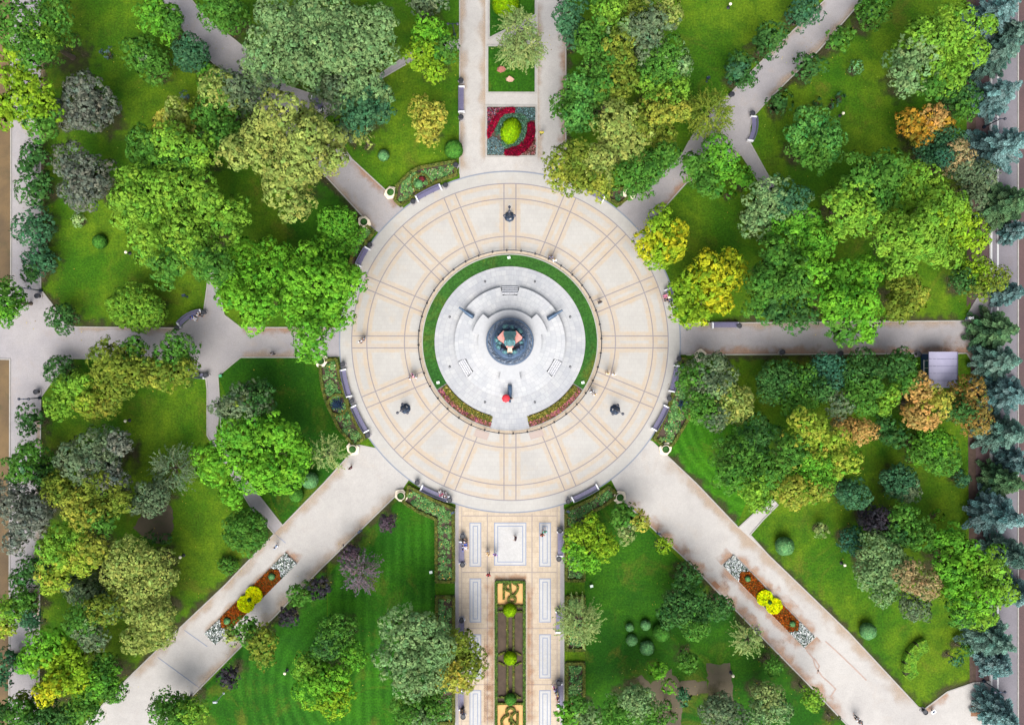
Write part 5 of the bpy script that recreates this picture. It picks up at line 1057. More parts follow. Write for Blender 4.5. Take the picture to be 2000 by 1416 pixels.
# style | palette | height | lobes px,py,r[,palette] ; ... | name | label | group
TREES = '''
broad|green|13|30,40,56;105,32,38,green;62,92,44;90,75,28,yg|broadleaf_tree|big mid-green tree filling the top-left corner of the park|nw
bold|lime|11|32,148,42;62,200,46;12,212,36;84,242,30,green;30,100,22|broadleaf_tree|yellow-green tree at the left edge, below the top-left corner tree|nw
broad|mauve|9|165,186,44;136,216,34;198,208,30;160,232,26|broadleaf_tree|upper of the two grey-purple trees on the northwest lawn|nw
broad|mauve|9|138,318,36;178,345,42;154,378,36|broadleaf_tree|lower of the two grey-purple trees on the northwest lawn|nw
broad|green|8|303,30,38,bright;335,38,27|broadleaf_tree|fresh green round tree left of the northwest path near the top edge|nw
broad|grey|7|274,106,35,green;304,128,30,green|broadleaf_tree|dull green tree on the lawn below the round tree by the northwest path|nw
fine|teal|6|370,104,35|broadleaf_tree|small dark bluish-green round tree beside the northwest path|nw
loose|bright|5|405,142,19;425,152,16;398,165,12|young_tree|small bright green sapling by the northwest path below the bluish round tree|nw
loose|oliveg|9|345,225,34,olive;322,240,24,gold;372,232,26;392,210,20|broadleaf_tree|dull olive tree peeping out above the huge light green tree|nw
broad|green|12|430,182,42,olive;418,230,42;465,180,40,grey;505,160,36,grey;440,260,34|broadleaf_tree|mid-green tree between the olive tops and the pale olive giant|nw
bold|yg|13|280,288,40,green;330,280,44;382,295,38;350,325,44,green|broadleaf_tree|upper dome of the light green giant on the northwest lawn|nw
bold|yg|15|268,395,52;335,378,58;405,388,50;300,462,48;365,470,56;438,430,50;330,520,34,green;405,520,40,green;258,345,28|broadleaf_tree|huge light green many-domed tree on the northwest lawn|nw
bold|olive|15|540,235,50;495,285,56;590,285,58;636,270,38;555,345,58;580,405,32;455,300,32;650,312,28;600,235,34|broadleaf_tree|huge pale olive tree reaching over the northwest path|nw
sparse|olive|7|700,262,17;722,272,11|young_tree|small pale-leaved sapling right of the pale olive giant's crown|nw
broad|greygreen|13|540,40,52;600,60,56;520,100,46;580,120,52;500,140,30;610,25,40|broadleaf_tree|wide grey-green tree at the top, left half of the pair|nw
broad|greygreen|14|660,40,52;715,65,46;745,100,36;690,100,46;640,95,40;745,40,28|broadleaf_tree|wide grey-green tree at the top, right half of the pair|nw
broad|greygreen|11|650,175,44,grey;700,175,46;738,212,36,teal;700,225,34,teal;745,185,26|broadleaf_tree|grey-green tree below the big top pair, over the small cross path|nw
loose|grey|6|672,252,20|shrub|low grey-green shrub between the pale olive giant and the grey-green trees|nw
broad|green|9|430,16,38|broadleaf_tree|green tree cut by the top edge right of the northwest path|nw
broad|lime|9|838,66,36,springy;826,108,36;866,98,28,green;848,138,22|broadleaf_tree|golden-green tree standing left of the north path near its lamp|nw
broad|gold|7|824,214,27;852,226,28;832,252,27;846,276,12|broadleaf_tree|small golden-yellow tree on the lawn left of the north path|nw
loose|grey|7|818,-4,28;856,-2,20|broadleaf_tree|grey-green tree barely in view at the top edge above the golden-green tree|nw
fine|bright|8|648,438,34,bright;682,462,30;640,472,28;668,430,26|broadleaf_tree|rounded green tree at the plaza's northwest rim|nw
fine|mint|1.6|153,430,13|shrub|small whitish-green shrub alone on the northwest lawn|nw
loose|green|4|65,300,30,dark;50,325,18,dark|street_tree|dark green street shrub on the left street, topmost of the row|row
loose|dark|4|70,370,33;85,350,18|street_tree|dark green street shrub on the left street, second from the top|row
loose|teal|4|68,445,38|street_tree|blue-tinged street shrub on the left street, third from the top|row
loose|green|4|76,510,38,teal;60,535,20,dark|street_tree|street shrub on the left street, just above the street lamp|row
bold|springy|11|478,520,50;520,560,50;458,575,38;505,600,40;540,508,38;440,540,26|broadleaf_tree|vivid green spreading tree over the west path, left of the twin nearer the plaza|w
bold|springy|12|618,528,54;655,548,48;598,590,48;645,612,42;608,655,40,bright;600,690,22,bright;692,545,24;585,545,30|broadleaf_tree|vivid green spreading tree overhanging the plaza's west rim|w
dense|yg|6|250,602,38;282,606,38;265,590,36;270,622,26|round_tree|dense dome-shaped light green tree above the west path|w
fine|dark|3.5|121,621,29|round_tree|dark green round tree at the upper corner of the left street junction|w
fine|dark|3.5|113,722,30|round_tree|dark green round tree at the lower corner of the left street junction|w
broad|bright|8|2,572,32,green;12,612,24|broadleaf_tree|bright green tree poking in from the left edge at the street junction|w
broad|oliveg|9|218,698,42,oliveg;252,722,40;232,755,32;264,680,26,green;205,725,26|broadleaf_tree|olive-green tree below the west path, left of a greener partner|w
broad|oliveg|8|340,688,38,green;318,728,34,oliveg;355,722,28;300,745,18,goldg|broadleaf_tree|green tree with a yellow fringe at the west path circle|w
broad|lime|7|150,758,38,yg;115,790,28,yg;180,785,36,tipped;208,790,24,goldg|broadleaf_tree|lime tree with orange tips below the left street's junction|w
loose|dark|4|58,822,27|street_tree|dark green street shrub at the left street, below the lower lamp|row
broad|mauve|10|188,882,44,grey;150,898,38,grey;208,932,38;232,865,26;170,930,30,grey|broadleaf_tree|large grey-leaved tree on the west lawn|w
broad|teal|8|40,915,36,green;90,940,26,dark;60,880,24,green|broadleaf_tree|dark green tree leaning over the left street beside the grey tree|w
strands|grey|6|340,915,38,0|feathery_tree|faint grey feathery tree on the west lawn's lower half|w
broad|oliveg|9|470,785,38,grey;505,772,32,dark;440,798,26,grey|broadleaf_tree|dull dark olive tree left of the flower bed lawn|w
bold|springy|10|470,855,42,bright;540,845,42;580,878,38;430,900,46;500,915,50;458,962,28;560,925,34|broadleaf_tree|vivid light green tree between the west and southwest paths|w
strands|pale|6|640,885,26,0|feathery_tree|grey-green grass-like feathery tree near the southwest path's start|w
dense|green|6|480,1038,43|round_tree|round dark green tree at the edge of the southwest path|w
fine|green|1.8|445,1104,18|shrub|low bluish-green shrub beside the southwest path|w
broad|mauve|10|22,985,44;62,1012,40;32,1055,26;80,985,26|broadleaf_tree|dark mauve-grey tree at the left edge, lower left|sw
broad|goldg|10|112,955,36,oliveg;145,980,36;185,950,38,oliveg;222,975,34,oliveg;170,1010,34,goldg;205,1018,28,green|broadleaf_tree|green tree turning yellow right of the dark mauve tree|sw
fine|grey|8|295,970,34;265,988,20,grey|broadleaf_tree|dull grey-green tree on the edge of the lower west lawn|sw
broad|yg|11|108,1068,40,yg;155,1085,40,tipped;105,1125,34,tipped;180,1070,28,goldg;140,1050,28,yg|broadleaf_tree|light green tree with tan tips, left of the two dense pale olive trees|sw
dense|olive|10|250,1090,42;302,1118,48;262,1148,42;228,1120,30;310,1160,24|broadleaf_tree|upper of the two dense pale olive trees above the southwest path|sw
dense|olive|9|282,1188,38;302,1228,40;270,1248,32;310,1200,28|broadleaf_tree|lower of the two dense pale olive trees above the southwest path|sw
broad|grey|7|168,1160,36;140,1140,22|broadleaf_tree|shadowed grey-green tree in the gap left of the olive trees|sw
fine|greygreen|10|158,1212,36,green;205,1190,32,oliveg;180,1240,32,grey;225,1180,18|broadleaf_tree|grey-green fine-leaved tree above the yellow tree|sw
bold|lime|10|88,1268,40,springy;132,1290,46,lime;62,1292,28,springy;108,1332,32,yellow;85,1355,20,yellow;150,1320,26,lime|broadleaf_tree|brilliant yellow and lime tree in the lower left|sw
broad|green|8|195,1330,34,bright;170,1380,34,green;222,1350,22,green;205,1300,28,green|broadleaf_tree|green tree between the yellow tree and the southwest path|sw
broad|dark|8|40,1402,38,green;92,1412,32,dark;128,1398,24,dark;5,1390,26|broadleaf_tree|dark green tree along the bottom edge at the left|sw
loose|dark|5|62,1108,32;40,1130,22|street_tree|dark green tree over the lower left street|sw
broad|green|7|18,1190,34,yg;50,1170,26,green;10,1225,20,tipped;60,1210,20,teal|broadleaf_tree|green tree with orange-tinted sprigs on the left edge|sw
loose|teal|5|14,1290,28;5,1320,20|broadleaf_tree|small bluish-green tree on the left edge below the sprigged tree|sw
sparse|oliveg|4|45,1365,20|young_tree|thin olive sapling beside the lower left street|sw
broad|green|7|325,1382,36;345,1400,32;375,1392,26,yg|broadleaf_tree|round green tree at the bottom edge beside the southwest path|sw
loose|oliveg|6|480,1228,28,green;510,1248,28,oliveg;515,1280,25,oliveg;455,1240,17,olive|young_tree|loose sapling overlapping the southwest path's flower strip|s
fine|oliveg|4|585,1162,24,green|broadleaf_tree|small green tree between two purple plums at the southwest path|s
loose|plum|4|755,1020,17|plum_tree|purple plum tree nearest the plaza's south rim|plum
loose|plum|4|683,1080,21|plum_tree|purple plum tree beside the southwest path, above the feathery one|plum
strands|brownish|5|702,1118,32,0|plum_tree|spiky half-bare grey-purple tree on the mown lawn|plum
loose|dplum|4|625,1146,21|plum_tree|dark purple plum tree touching a small green tree|plum
loose|dplum|4|563,1206,19|plum_tree|dark purple plum tree just below the southwest path's flower strip|plum
loose|dplum|4|448,1322,21|plum_tree|dark purple plum tree over the grey post near the bottom|plum
fine|green|8|658,1232,36,green;690,1282,26,bright;640,1262,28,dark;610,1290,22|broadleaf_tree|dark green upper tree of the stacked pair on the south lawn|s
broad|lime|8|620,1338,42,springy;655,1368,36,lime;600,1305,28,yg;660,1325,26,springy|broadleaf_tree|lime-tipped lower tree of the stacked pair on the south lawn|s
broad|greygreen|11|785,1225,44;832,1235,44;778,1290,46;828,1298,50;800,1335,34;862,1260,28|broadleaf_tree|large bluish-green round tree left of the south promenade|s
broad|gold|8|900,1262,34,oliveg;922,1300,30,oliveg;882,1318,30,gold;905,1335,20,gold|broadleaf_tree|yellowish-green tree leaning over the south promenade|s
fine|greygreen|8|800,1388,34,green;850,1378,32,green;828,1408,28|broadleaf_tree|green tree on the bottom edge left of the south promenade|s
fine|lime|6|1150,1045,38,lime;1130,1078,32,springy;1180,1068,28,lime;1148,1095,24,springy;1125,1045,22|broadleaf_tree|lime-green round tree right of the south promenade's top|se
loose|grey|6|1218,1008,28,green;1250,1018,20,gold;1222,1042,18,pale|young_tree|thin grey-green tree overhanging the southeast path's start|se
fine|lime|3|1295,1065,16|shrub|small lime shrub at the left kerb of the southeast path|se
strands|pale|7|1130,1215,38,0|weeping_tree|pale drooping willow-like tree over the right-hand promenade beds|se
fine|dark|5|1344,1127,27|round_tree|dark green tree by the manhole of the southeast path|se
fine|dark|7|1335,1178,38;1308,1200,26;1358,1222,28,green;1365,1190,28|broadleaf_tree|broad dark green tree left of the southeast path's flower strip|se
fine|dark|5|1408,1186,26|round_tree|dark green round tree at the kerb level with the yellow flowers|se
fine|green|4|1341,1290,22|shrub|mid-green round shrub above the bare earth patch|se
broad|lime|4|1286,1310,17,springy;1306,1342,13,springy|young_tree|narrow bright green sapling left of the bare earth patch|se
sparse|teal|3|1336,1358,17|shrub|bluish-green shrub on the bare earth between the saplings|se
fine|green|2|1302,1378,10|shrub|tiny round green shrub in the dark earth corner|se
fine|green|2|1315,1402,9|shrub|tiny green shrub closest to the bottom edge, on bare earth|se
fine|greygreen|9|1205,1392,30,green;1245,1372,36,greygreen;1272,1402,34,green|broadleaf_tree|hazy grey-green tree at the bottom, right of the promenade|se
loose|pale|8|1110,1395,26,bright;1150,1402,30,greygreen;1130,1375,18,green|young_tree|thin-twigged tree over the bottom end of the promenade|se
fine|greygreen|8|1400,1388,34,grey;1438,1402,28,grey|broadleaf_tree|hazy grey-green tree on the bottom edge below the bare earth square|se
strands|pale|5|1460,1248,24,0|young_tree|pale thin tree at the left kerb of the southeast path|se
fine|green|4|1508,1300,18|shrub|small dark green shrub left of the southeast path near the bottom|se
fine|greygreen|7|1500,1362,32,pale;1522,1385,26,greygreen;1485,1392,26|broadleaf_tree|pale green tree on the bottom lawn of the southeast corner|se
fine|green|5|1585,1364,24,yg|round_tree|dark green tree with a lime side near the bottom of the southeast path|se
sparse|oliveg|3|1630,1410,13|young_tree|tiny sapling at the bottom edge left of the southeast path|se
strands|pale|8|1010,55,32,0;1028,95,32,0;1000,100,24,0|birch_tree|pale feathery birch on the north path's lawn island|n
broad|teal|11|1112,20,30;1128,65,28,teal;1105,50,18|broadleaf_tree|dark bluish-green tree on the right kerb of the north path|n
broad|greygreen|14|1192,28,38,yg;1155,78,38,green;1205,90,42,oliveg;1172,120,34,green;1225,60,24|broadleaf_tree|tall green tree with a light top, right of the north path at the top|n
broad|green|13|1212,148,36,oliveg;1180,165,32,green;1205,182,26,oliveg|broadleaf_tree|green tree behind the teal-green tree, right of the north path|n
broad|grey|13|1268,45,40;1298,25,32,olive;1262,92,36;1240,20,28,oliveg|broadleaf_tree|brownish grey-green tree cut by the top edge|n
broad|greygreen|12|1302,118,40,green;1272,132,30,green;1325,135,24|broadleaf_tree|rounded grey-green tree bordering the upper right lawn|n
broad|oliveg|13|1272,168,34,yg;1308,182,38,yg;1288,218,36,goldg;1325,215,24,goldg|broadleaf_tree|yellowish green tree right of the dense grove's middle|n
broad|fresh|9|1130,175,30;1102,205,28,green;1132,222,32;1158,180,26;1120,240,20|broadleaf_tree|fresh teal-green tree overhanging the right-hand north path|n
broad|olive|13|1212,232,38,olive;1192,258,34,olive;1228,278,40,olive;1250,250,28,oliveg|broadleaf_tree|tan-flecked olive tree in the middle of the north grove|n
broad|oliveg|12|1098,312,36,oliveg;1130,345,38,oliveg;1165,318,38,olive;1170,362,26,goldg;1090,348,24,goldg;1135,300,26,oliveg|broadleaf_tree|olive-green tree leaning over the plaza's northeast rim|n
broad|green|12|1288,265,36,oliveg;1268,325,40,green;1250,362,28,green;1302,305,32,green;1222,345,30,green|broadleaf_tree|green tree between the north grove and the northeast path|n
bold|bright|8|1400,298,34,bright;1368,338,34,green;1412,322,28,bright;1385,360,24,green;1350,318,20,green|broadleaf_tree|light green tree at the fork of the northeast path|ne
strands|oliveg|8|1385,222,40,0|fir_tree|feathery drooping fir leaning over the northeast path|ne
loose|teal|6|1450,125,28,dark;1458,155,20,dark;1436,138,18|broadleaf_tree|dark green open-branched tree on the left kerb of the northeast path|ne
loose|green|6|1505,72,30,dark|broadleaf_tree|small dark green tree left of the northeast path, second from the top|ne
loose|dark|6|1575,18,33,teal|broadleaf_tree|dark green tree at the top edge, left of the northeast path|ne
loose|teal|6|1706,20,34,green|broadleaf_tree|dark green tree at the top edge, right of the northeast path|ne
loose|green|5|1638,76,26,green|broadleaf_tree|small green tree on the right kerb of the northeast path|ne
loose|teal|5|1580,130,30,dark|broadleaf_tree|dark-sided small tree right of the northeast path, below the others|ne
sparse|teal|4|1524,200,26,dark|shrub|loose bluish shrub at the right kerb near the northeast bench|ne
fine|ballteal|2|1673,131,13|shrub|small pale teal ball shrub on the northeast lawn|ne
sparse|teal|1|1641,190,8|shrub|little teal shrub of the three on the northeast lawn, uppermost|ne
sparse|dark|1|1598,200,8|shrub|little dark shrub of the three on the northeast lawn, leftmost|ne
sparse|teal|1|1628,204,8|shrub|little teal shrub of the three on the northeast lawn, lowest|ne
broad|fresh|9|1590,248,40,fresh;1568,285,34,green;1618,278,32,fresh;1602,310,28,green;1560,262,24|broadleaf_tree|light green tree alone on the northeast lawn|ne
bold|yg|12|1862,58,46;1812,72,44;1882,98,44;1782,118,44,greygreen;1842,138,50;1930,46,17;1772,155,30,greygreen;1820,170,26,green|broadleaf_tree|large yellow-green tree in the upper right corner|ne
broad|fire|7|1785,240,30;1825,232,32,orange;1802,266,22;1845,248,20|broadleaf_tree|small orange autumn tree on the northeast lawn|ne
broad|green|6|1878,188,32,dark;1885,215,22|broadleaf_tree|dark green tree between the yellow-green giant and the orange tree|ne
fine|deepteal|8|1822,290,32,teal;1858,276,28,teal;1845,305,22|broadleaf_tree|deep teal tree directly below the orange autumn tree|ne
fine|grey|9|1872,305,30,pinktan;1880,330,22|broadleaf_tree|pale greyish tree right of the deep teal tree|ne
fine|grey|7|1915,345,32,grey;1905,385,22|broadleaf_tree|dark grey tree beside the road under the spruces|ne
bold|yg|13|1645,395,40;1690,342,42,green;1740,335,40,green;1682,420,42;1648,440,28,yg;1720,390,40,green|broadleaf_tree|green half of the great crown pair on the right, left of the yellowish one|e
bold|lime|14|1800,368,44,yg;1845,405,48,yg;1882,450,42,lime;1800,455,52,yg;1760,500,38,yg;1845,495,34,yg;1905,468,26,lime;1740,455,36,yg|broadleaf_tree|great yellowish crown on the right, close to the road|e
broad|greygreen|10|1498,388,42,greygreen;1540,392,38,teal;1475,430,36,greygreen;1560,430,28|broadleaf_tree|hazy grey-green tree above the vivid green tree on the right|e
loose|bright|4|1452,350,22|shrub|bright green leafy shrub beside the narrow path in the northeast|e
loose|bright|2|1426,380,10|shrub|tiny bright shrub on the dark lawn left of the hazy grey-green tree|e
bold|bright|12|1550,440,44,bright;1590,470,42,bright;1522,500,42,green;1500,555,42,green;1552,550,46,green;1585,520,36,springy;1558,618,34,dark;1512,605,32,dark;1480,600,24,green|broadleaf_tree|tall green tree with a vivid top above the east path|e
bold|springy|12|1640,542,42,bright;1690,538,38,springy;1628,595,42,springy;1682,598,46,springy;1690,650,26,springy;1645,650,28,green|broadleaf_tree|vivid green tree arching over the east path|e
broad|goldg|8|1770,560,34,oliveg;1760,600,32,oliveg;1790,575,22,goldg|broadleaf_tree|olive-yellow tree above the east path near its right end|e
fine|oliveg|8|1905,528,32,lime;1942,542,27,oliveg;1880,548,26,dark;1915,560,24|broadleaf_tree|dark yellowish-green tree reaching over the road|e
bold|yellow|9|1385,535,44,yellow;1425,530,36,yellow;1345,568,40,lime;1400,580,44,yellow;1330,600,26,lime;1345,625,15,lime;1368,612,22,lime|broadleaf_tree|larger of the two yellow trees at the plaza's east rim|yellow
bold|yellow|8|1290,438,34,lime;1262,478,30,yellow;1312,478,34,yellow;1282,500,26,lime;1325,450,20|broadleaf_tree|smaller of the two yellow trees at the plaza's east rim|yellow
fine|greygreen|9|1388,738,46,grey;1430,788,42,olive;1370,792,40,green;1400,815,26,grey;1345,735,28,green|broadleaf_tree|grey-green round tree at the plaza's lower east rim|e
fine|green|8|1528,738,42,dark;1560,775,40,green;1505,755,32,dark;1575,735,26|broadleaf_tree|dark fine-leaved tree below the east path|e
fine|teal|8|1618,722,34,deepteal;1640,790,28,grey;1605,760,26,dark|broadleaf_tree|deep teal tree in the row below the east path|e
fine|green|9|1682,722,40,dark;1678,775,38,green;1700,750,26|broadleaf_tree|mid-green tree in the row below the east path|e
loose|lime|7|1738,770,24,yg;1722,795,18,yg|young_tree|small lime tree squeezed beside the tan autumn tree|e
fine|dark|8|1758,712,34,dark;1775,745,24,green|broadleaf_tree|dark green tree left of the kiosk|e
broad|orange|8|1800,760,27;1828,785,30,gold;1788,812,26;1815,822,20,orange|broadleaf_tree|tan-orange autumn tree below the kiosk|autumn
fine|orange|6|1686,842,27;1655,828,16;1638,826,13|broadleaf_tree|small round tan-orange autumn tree on the east lawn|autumn
fine|rust|8|1890,768,34;1902,815,36;1880,800,28,dark|broadleaf_tree|rust-tinted tree right of the tan-orange tree|autumn
fine|bright|7|1825,868,40,bright;1838,895,38,green;1800,880,26,green|broadleaf_tree|dense round green tree below the tan-orange tree|e
loose|dark|6|1752,850,28;1730,828,18|broadleaf_tree|dark sprawling tree between the two tan-orange trees|e
broad|green|11|1480,848,42,dark;1438,888,44,green;1425,925,32,green;1500,915,42,green;1488,978,26,yg;1470,955,28,yg|broadleaf_tree|dark green half of the big crown pair right of the southeast path|e
broad|tipped|11|1572,838,38,tipped;1618,868,42,tipped;1642,900,34,tipped;1592,918,46,bright;1545,955,36,goldg;1548,885,34,green;1600,955,28,goldg|broadleaf_tree|yellow-tipped half of the big crown pair right of the southeast path|e
fine|teal|6|1668,965,30|round_tree|dark teal tree touching the yellow-tipped crown|e
fine|grey|6|1760,940,34,teal;1775,958,24,grey|broadleaf_tree|grey-teal tree on the east lawn|e
fine|teal|3|1878,935,18|shrub|small teal shrub near the soil strip by the road|e
fine|dplum|6|1718,1020,28|plum_tree|dark purple shrub-like tree behind the green tree in the southeast|se
broad|green|9|1765,1012,30,green;1798,1045,36,green;1750,1050,26,dark|broadleaf_tree|green tree right of the dark purple one in the southeast|se
bold|springy|11|1850,1058,34,bright;1888,1088,42,springy;1930,1112,42,yg;1948,1155,32,yg;1900,1165,46,springy;1862,1125,38,bright;1920,1202,26,yg;1875,1200,28,green|broadleaf_tree|vivid green tree beside the road in the southeast|se
fine|greygreen|9|1712,1078,36,greygreen;1745,1105,40,greygreen;1700,1120,32,greygreen;1785,1185,32,grey;1725,1160,26,greygreen|broadleaf_tree|grey-green tree at the left of the southeast tree group|se
fine|pinktan|10|1778,1128,30,pinktan;1812,1145,28,pinktan;1840,1155,16,tipped|broadleaf_tree|pinkish withered crown in the southeast tree group|se
fine|deepteal|4|1665,1054,26|round_tree|dark teal round shrub left of the southeast tree group|se
sparse|pale|2|1605,1035,15|young_tree|tiny pale sapling on the lawn right of the southeast path|se
fine|dark|2|295,1050,12|shrub|left of two dark shrubs on the soil patch right of the yellowing tree|sw
fine|dark|2|322,1052,11|shrub|right of two dark shrubs on the soil patch right of the yellowing tree|sw
loose|springy|2|1833,1008,11|shrub|tiny vivid green shrub above the vivid green roadside tree|se
fine|dark|3|1886,1270,13|shrub|upper of two dark shrubs beside the road in the southeast|se
fine|teal|3|1869,1290,12|shrub|lower of two dark shrubs beside the road in the southeast|se
loose|bluegrey|1.5|208,104,10|shrub|small blue-grey shrub alone on the upper northwest lawn|nw
loose|bluegrey|1.5|358,188,9|shrub|small blue-grey shrub above the dull olive tree|nw
loose|bluegrey|1.5|1292,1240,3|shrub|tiny bluish tuft among the ball shrubs|se
'''
GROUPS = dict(nw='trees of the northwest lawns', row='street shrubs along the left street', w='trees of the west lawns', sw='trees of the southwest corner', s='trees of the south lawn', plum='purple plum trees', se='trees of the southeast lawns', n='trees of the north grove', ne='trees of the northeast lawns', e='trees of the east lawns', yellow='yellow trees at the plaza rim', autumn='autumn-coloured trees')
CATS = {'shrub': 'shrub', 'young_tree': 'tree', 'street_tree': 'tree'}
for ln in TREES.strip().split('\n'):
    st, pal, h, lb, name, label, grp = ln.split('|')
    lobes = []
    for q in lb.split(';'):
        q = q.split(','); lobes.append([float(q[0]), float(q[1]), float(q[2])]+q[3:4])
    if lobes[0][0] == 1292 and lobes[0][2] == 3: continue
    cat = CATS.get(name, 'tree')
    if st == 'strands': strands(pal, float(h), lobes, name, label, cat, GROUPS[grp], ln=1.3 if name != 'birch_tree' else 1.1, dens=dict(fir_tree=1.8, birch_tree=1.5, weeping_tree=1.4).get(name, 1.0))
    else: tree(st, pal, float(h), lobes, name, label, cat, GROUPS[grp])
# blue spruces along the road
PAL['sprg'] = ((112, 144, 130), (66, 96, 86), .6)
SPR = [('spruce', 10, 1950, 25, 46, 'topmost blue spruce by the road'), ('sprg', 9, 1990, 62, 36, 'dark spruce behind the road near the top'),
 ('sprg', 10, 1955, 105, 42, 'blue spruce by the road, second from the top'), ('spruce', 10, 1952, 185, 44, 'blue spruce with a wide crown above the upper road lamp'),
 ('spruce', 11, 1962, 285, 56, 'bluest big spruce, just below the upper road lamp'), ('fir', 9, 1975, 395, 50, 'dark spruce over the road beside the great yellowish crown'),
 ('spruce', 8, 1992, 450, 24, 'blue-grey spruce at the right edge beside the great yellowish crown'), ('spruce', 7, 1975, 572, 30, 'small blue spruce by the road above the east path'),
 ('fir', 9, 1950, 645, 48, 'dark green spruce at the right end of the east path'), ('sprg', 9, 1955, 705, 46, 'blue spruce just below the end of the east path'),
 ('spruce', 10, 1970, 770, 50, 'blue spruce right of the rust-tinted tree'), ('sprg', 10, 1965, 845, 48, 'blue spruce level with the small tan-orange tree'),
 ('spruce', 9, 1992, 905, 34, 'blue spruce cut by the right edge'), ('fir', 9, 1965, 940, 42, 'green spruce above the wide blue one in the southeast'),
 ('spruce', 11, 1955, 1005, 52, 'wide silvery-blue spruce by the lower road'), ('sprg', 10, 1975, 1085, 44, 'blue spruce behind the vivid green roadside tree'),
 ('spruce', 9, 1990, 1160, 36, 'blue spruce at the right edge in the southeast'), ('sprg', 10, 1940, 1245, 52, 'blue-green spruce below the vivid green roadside tree'),
 ('spruce', 6, 1950, 1298, 38, 'round blue spruce above the lower road lamp'), ('spruce', 8, 1955, 1392, 44, 'blue spruce at the bottom right corner')]
for pal, h, px, py, r, lab in SPR:
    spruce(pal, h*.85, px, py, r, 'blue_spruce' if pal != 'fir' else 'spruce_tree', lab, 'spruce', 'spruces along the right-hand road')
# soil discs with the tree shade painted in, and fallen leaves
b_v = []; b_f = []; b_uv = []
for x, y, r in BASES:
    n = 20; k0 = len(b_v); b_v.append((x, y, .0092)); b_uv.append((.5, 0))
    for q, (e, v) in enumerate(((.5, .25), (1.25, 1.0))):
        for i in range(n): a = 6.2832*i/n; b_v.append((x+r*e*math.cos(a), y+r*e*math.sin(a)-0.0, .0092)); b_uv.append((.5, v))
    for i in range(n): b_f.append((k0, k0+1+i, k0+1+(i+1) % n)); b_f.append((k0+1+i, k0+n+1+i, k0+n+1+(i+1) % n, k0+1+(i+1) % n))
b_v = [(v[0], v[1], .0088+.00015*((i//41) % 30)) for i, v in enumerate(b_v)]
me = bpy.data.meshes.new('tree_shade_soil'); me.from_pydata(b_v, [], b_f); uv = me.uv_layers.new(name='UVMap')
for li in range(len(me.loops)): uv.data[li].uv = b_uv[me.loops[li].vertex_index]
me.materials.append(M_WORN_SHADE); o = bpy.data.objects.new('tree_shade_soil', me); link(o); tag(o, kind='structure')
FP = []
for x, y, r in BASES:
    n = int(7*r); a = rng.random(n)*6.283; q = r*np.sqrt(rng.random(n))*1.6; FP.append(np.stack([x+q*np.cos(a), y+q*np.sin(a)], 1))
o = scatter('fallen_leaves', np.concatenate(FP), .055, .05, [((196, 176, 70), .5), ((150, 120, 60), .3), ((170, 180, 90), .3)], None, M_PETAL, .01, .25)
# clipped balls
for pal, h, px, py, r, lab in (
 ('ball', 2.4, 886, 292, 18, 'clipped green ball at the corner of the north path and plaza bed'), ('ballteal', 1.2, 749, 304, 11, 'tiny blue-green ball alone on the lawn near the plaza'),
 ('ball', 1.3, 195, 472, 14, 'small green ball on the west part of the northwest lawn'), ('ballteal', 2, 605, 938, 16, 'larger of two balls beside the southwest path'),
 ('ball', 1.8, 579, 966, 14, 'smaller of two balls beside the southwest path'), ('ballteal', 2, 1532, 1066, 18, 'dark ball right of the southeast path near the cross path'),
 ('ballteal', 1.8, 1695, 1232, 16, 'teal ball on the lawn above the crescent hedge'), ('ballteal', 1, 1230, 1225, 8, 'smallest ball, upper left of the ring of five'),
 ('ballteal', 1.1, 1261, 1220, 10, 'upper ball in the ring of five'), ('ballteal', 1.1, 1234, 1250, 11, 'lower left ball in the ring of five'),
 ('ballteal', 1.5, 1264, 1265, 14, 'lowest ball in the ring of five'), ('ball', 1.8, 1292, 1235, 17, 'biggest ball of the five, against the dark tree')):
    ball_shrub(pal, h, px, py, r, 'ball_shrub', lab, 'shrub', 'clipped ball shrubs')
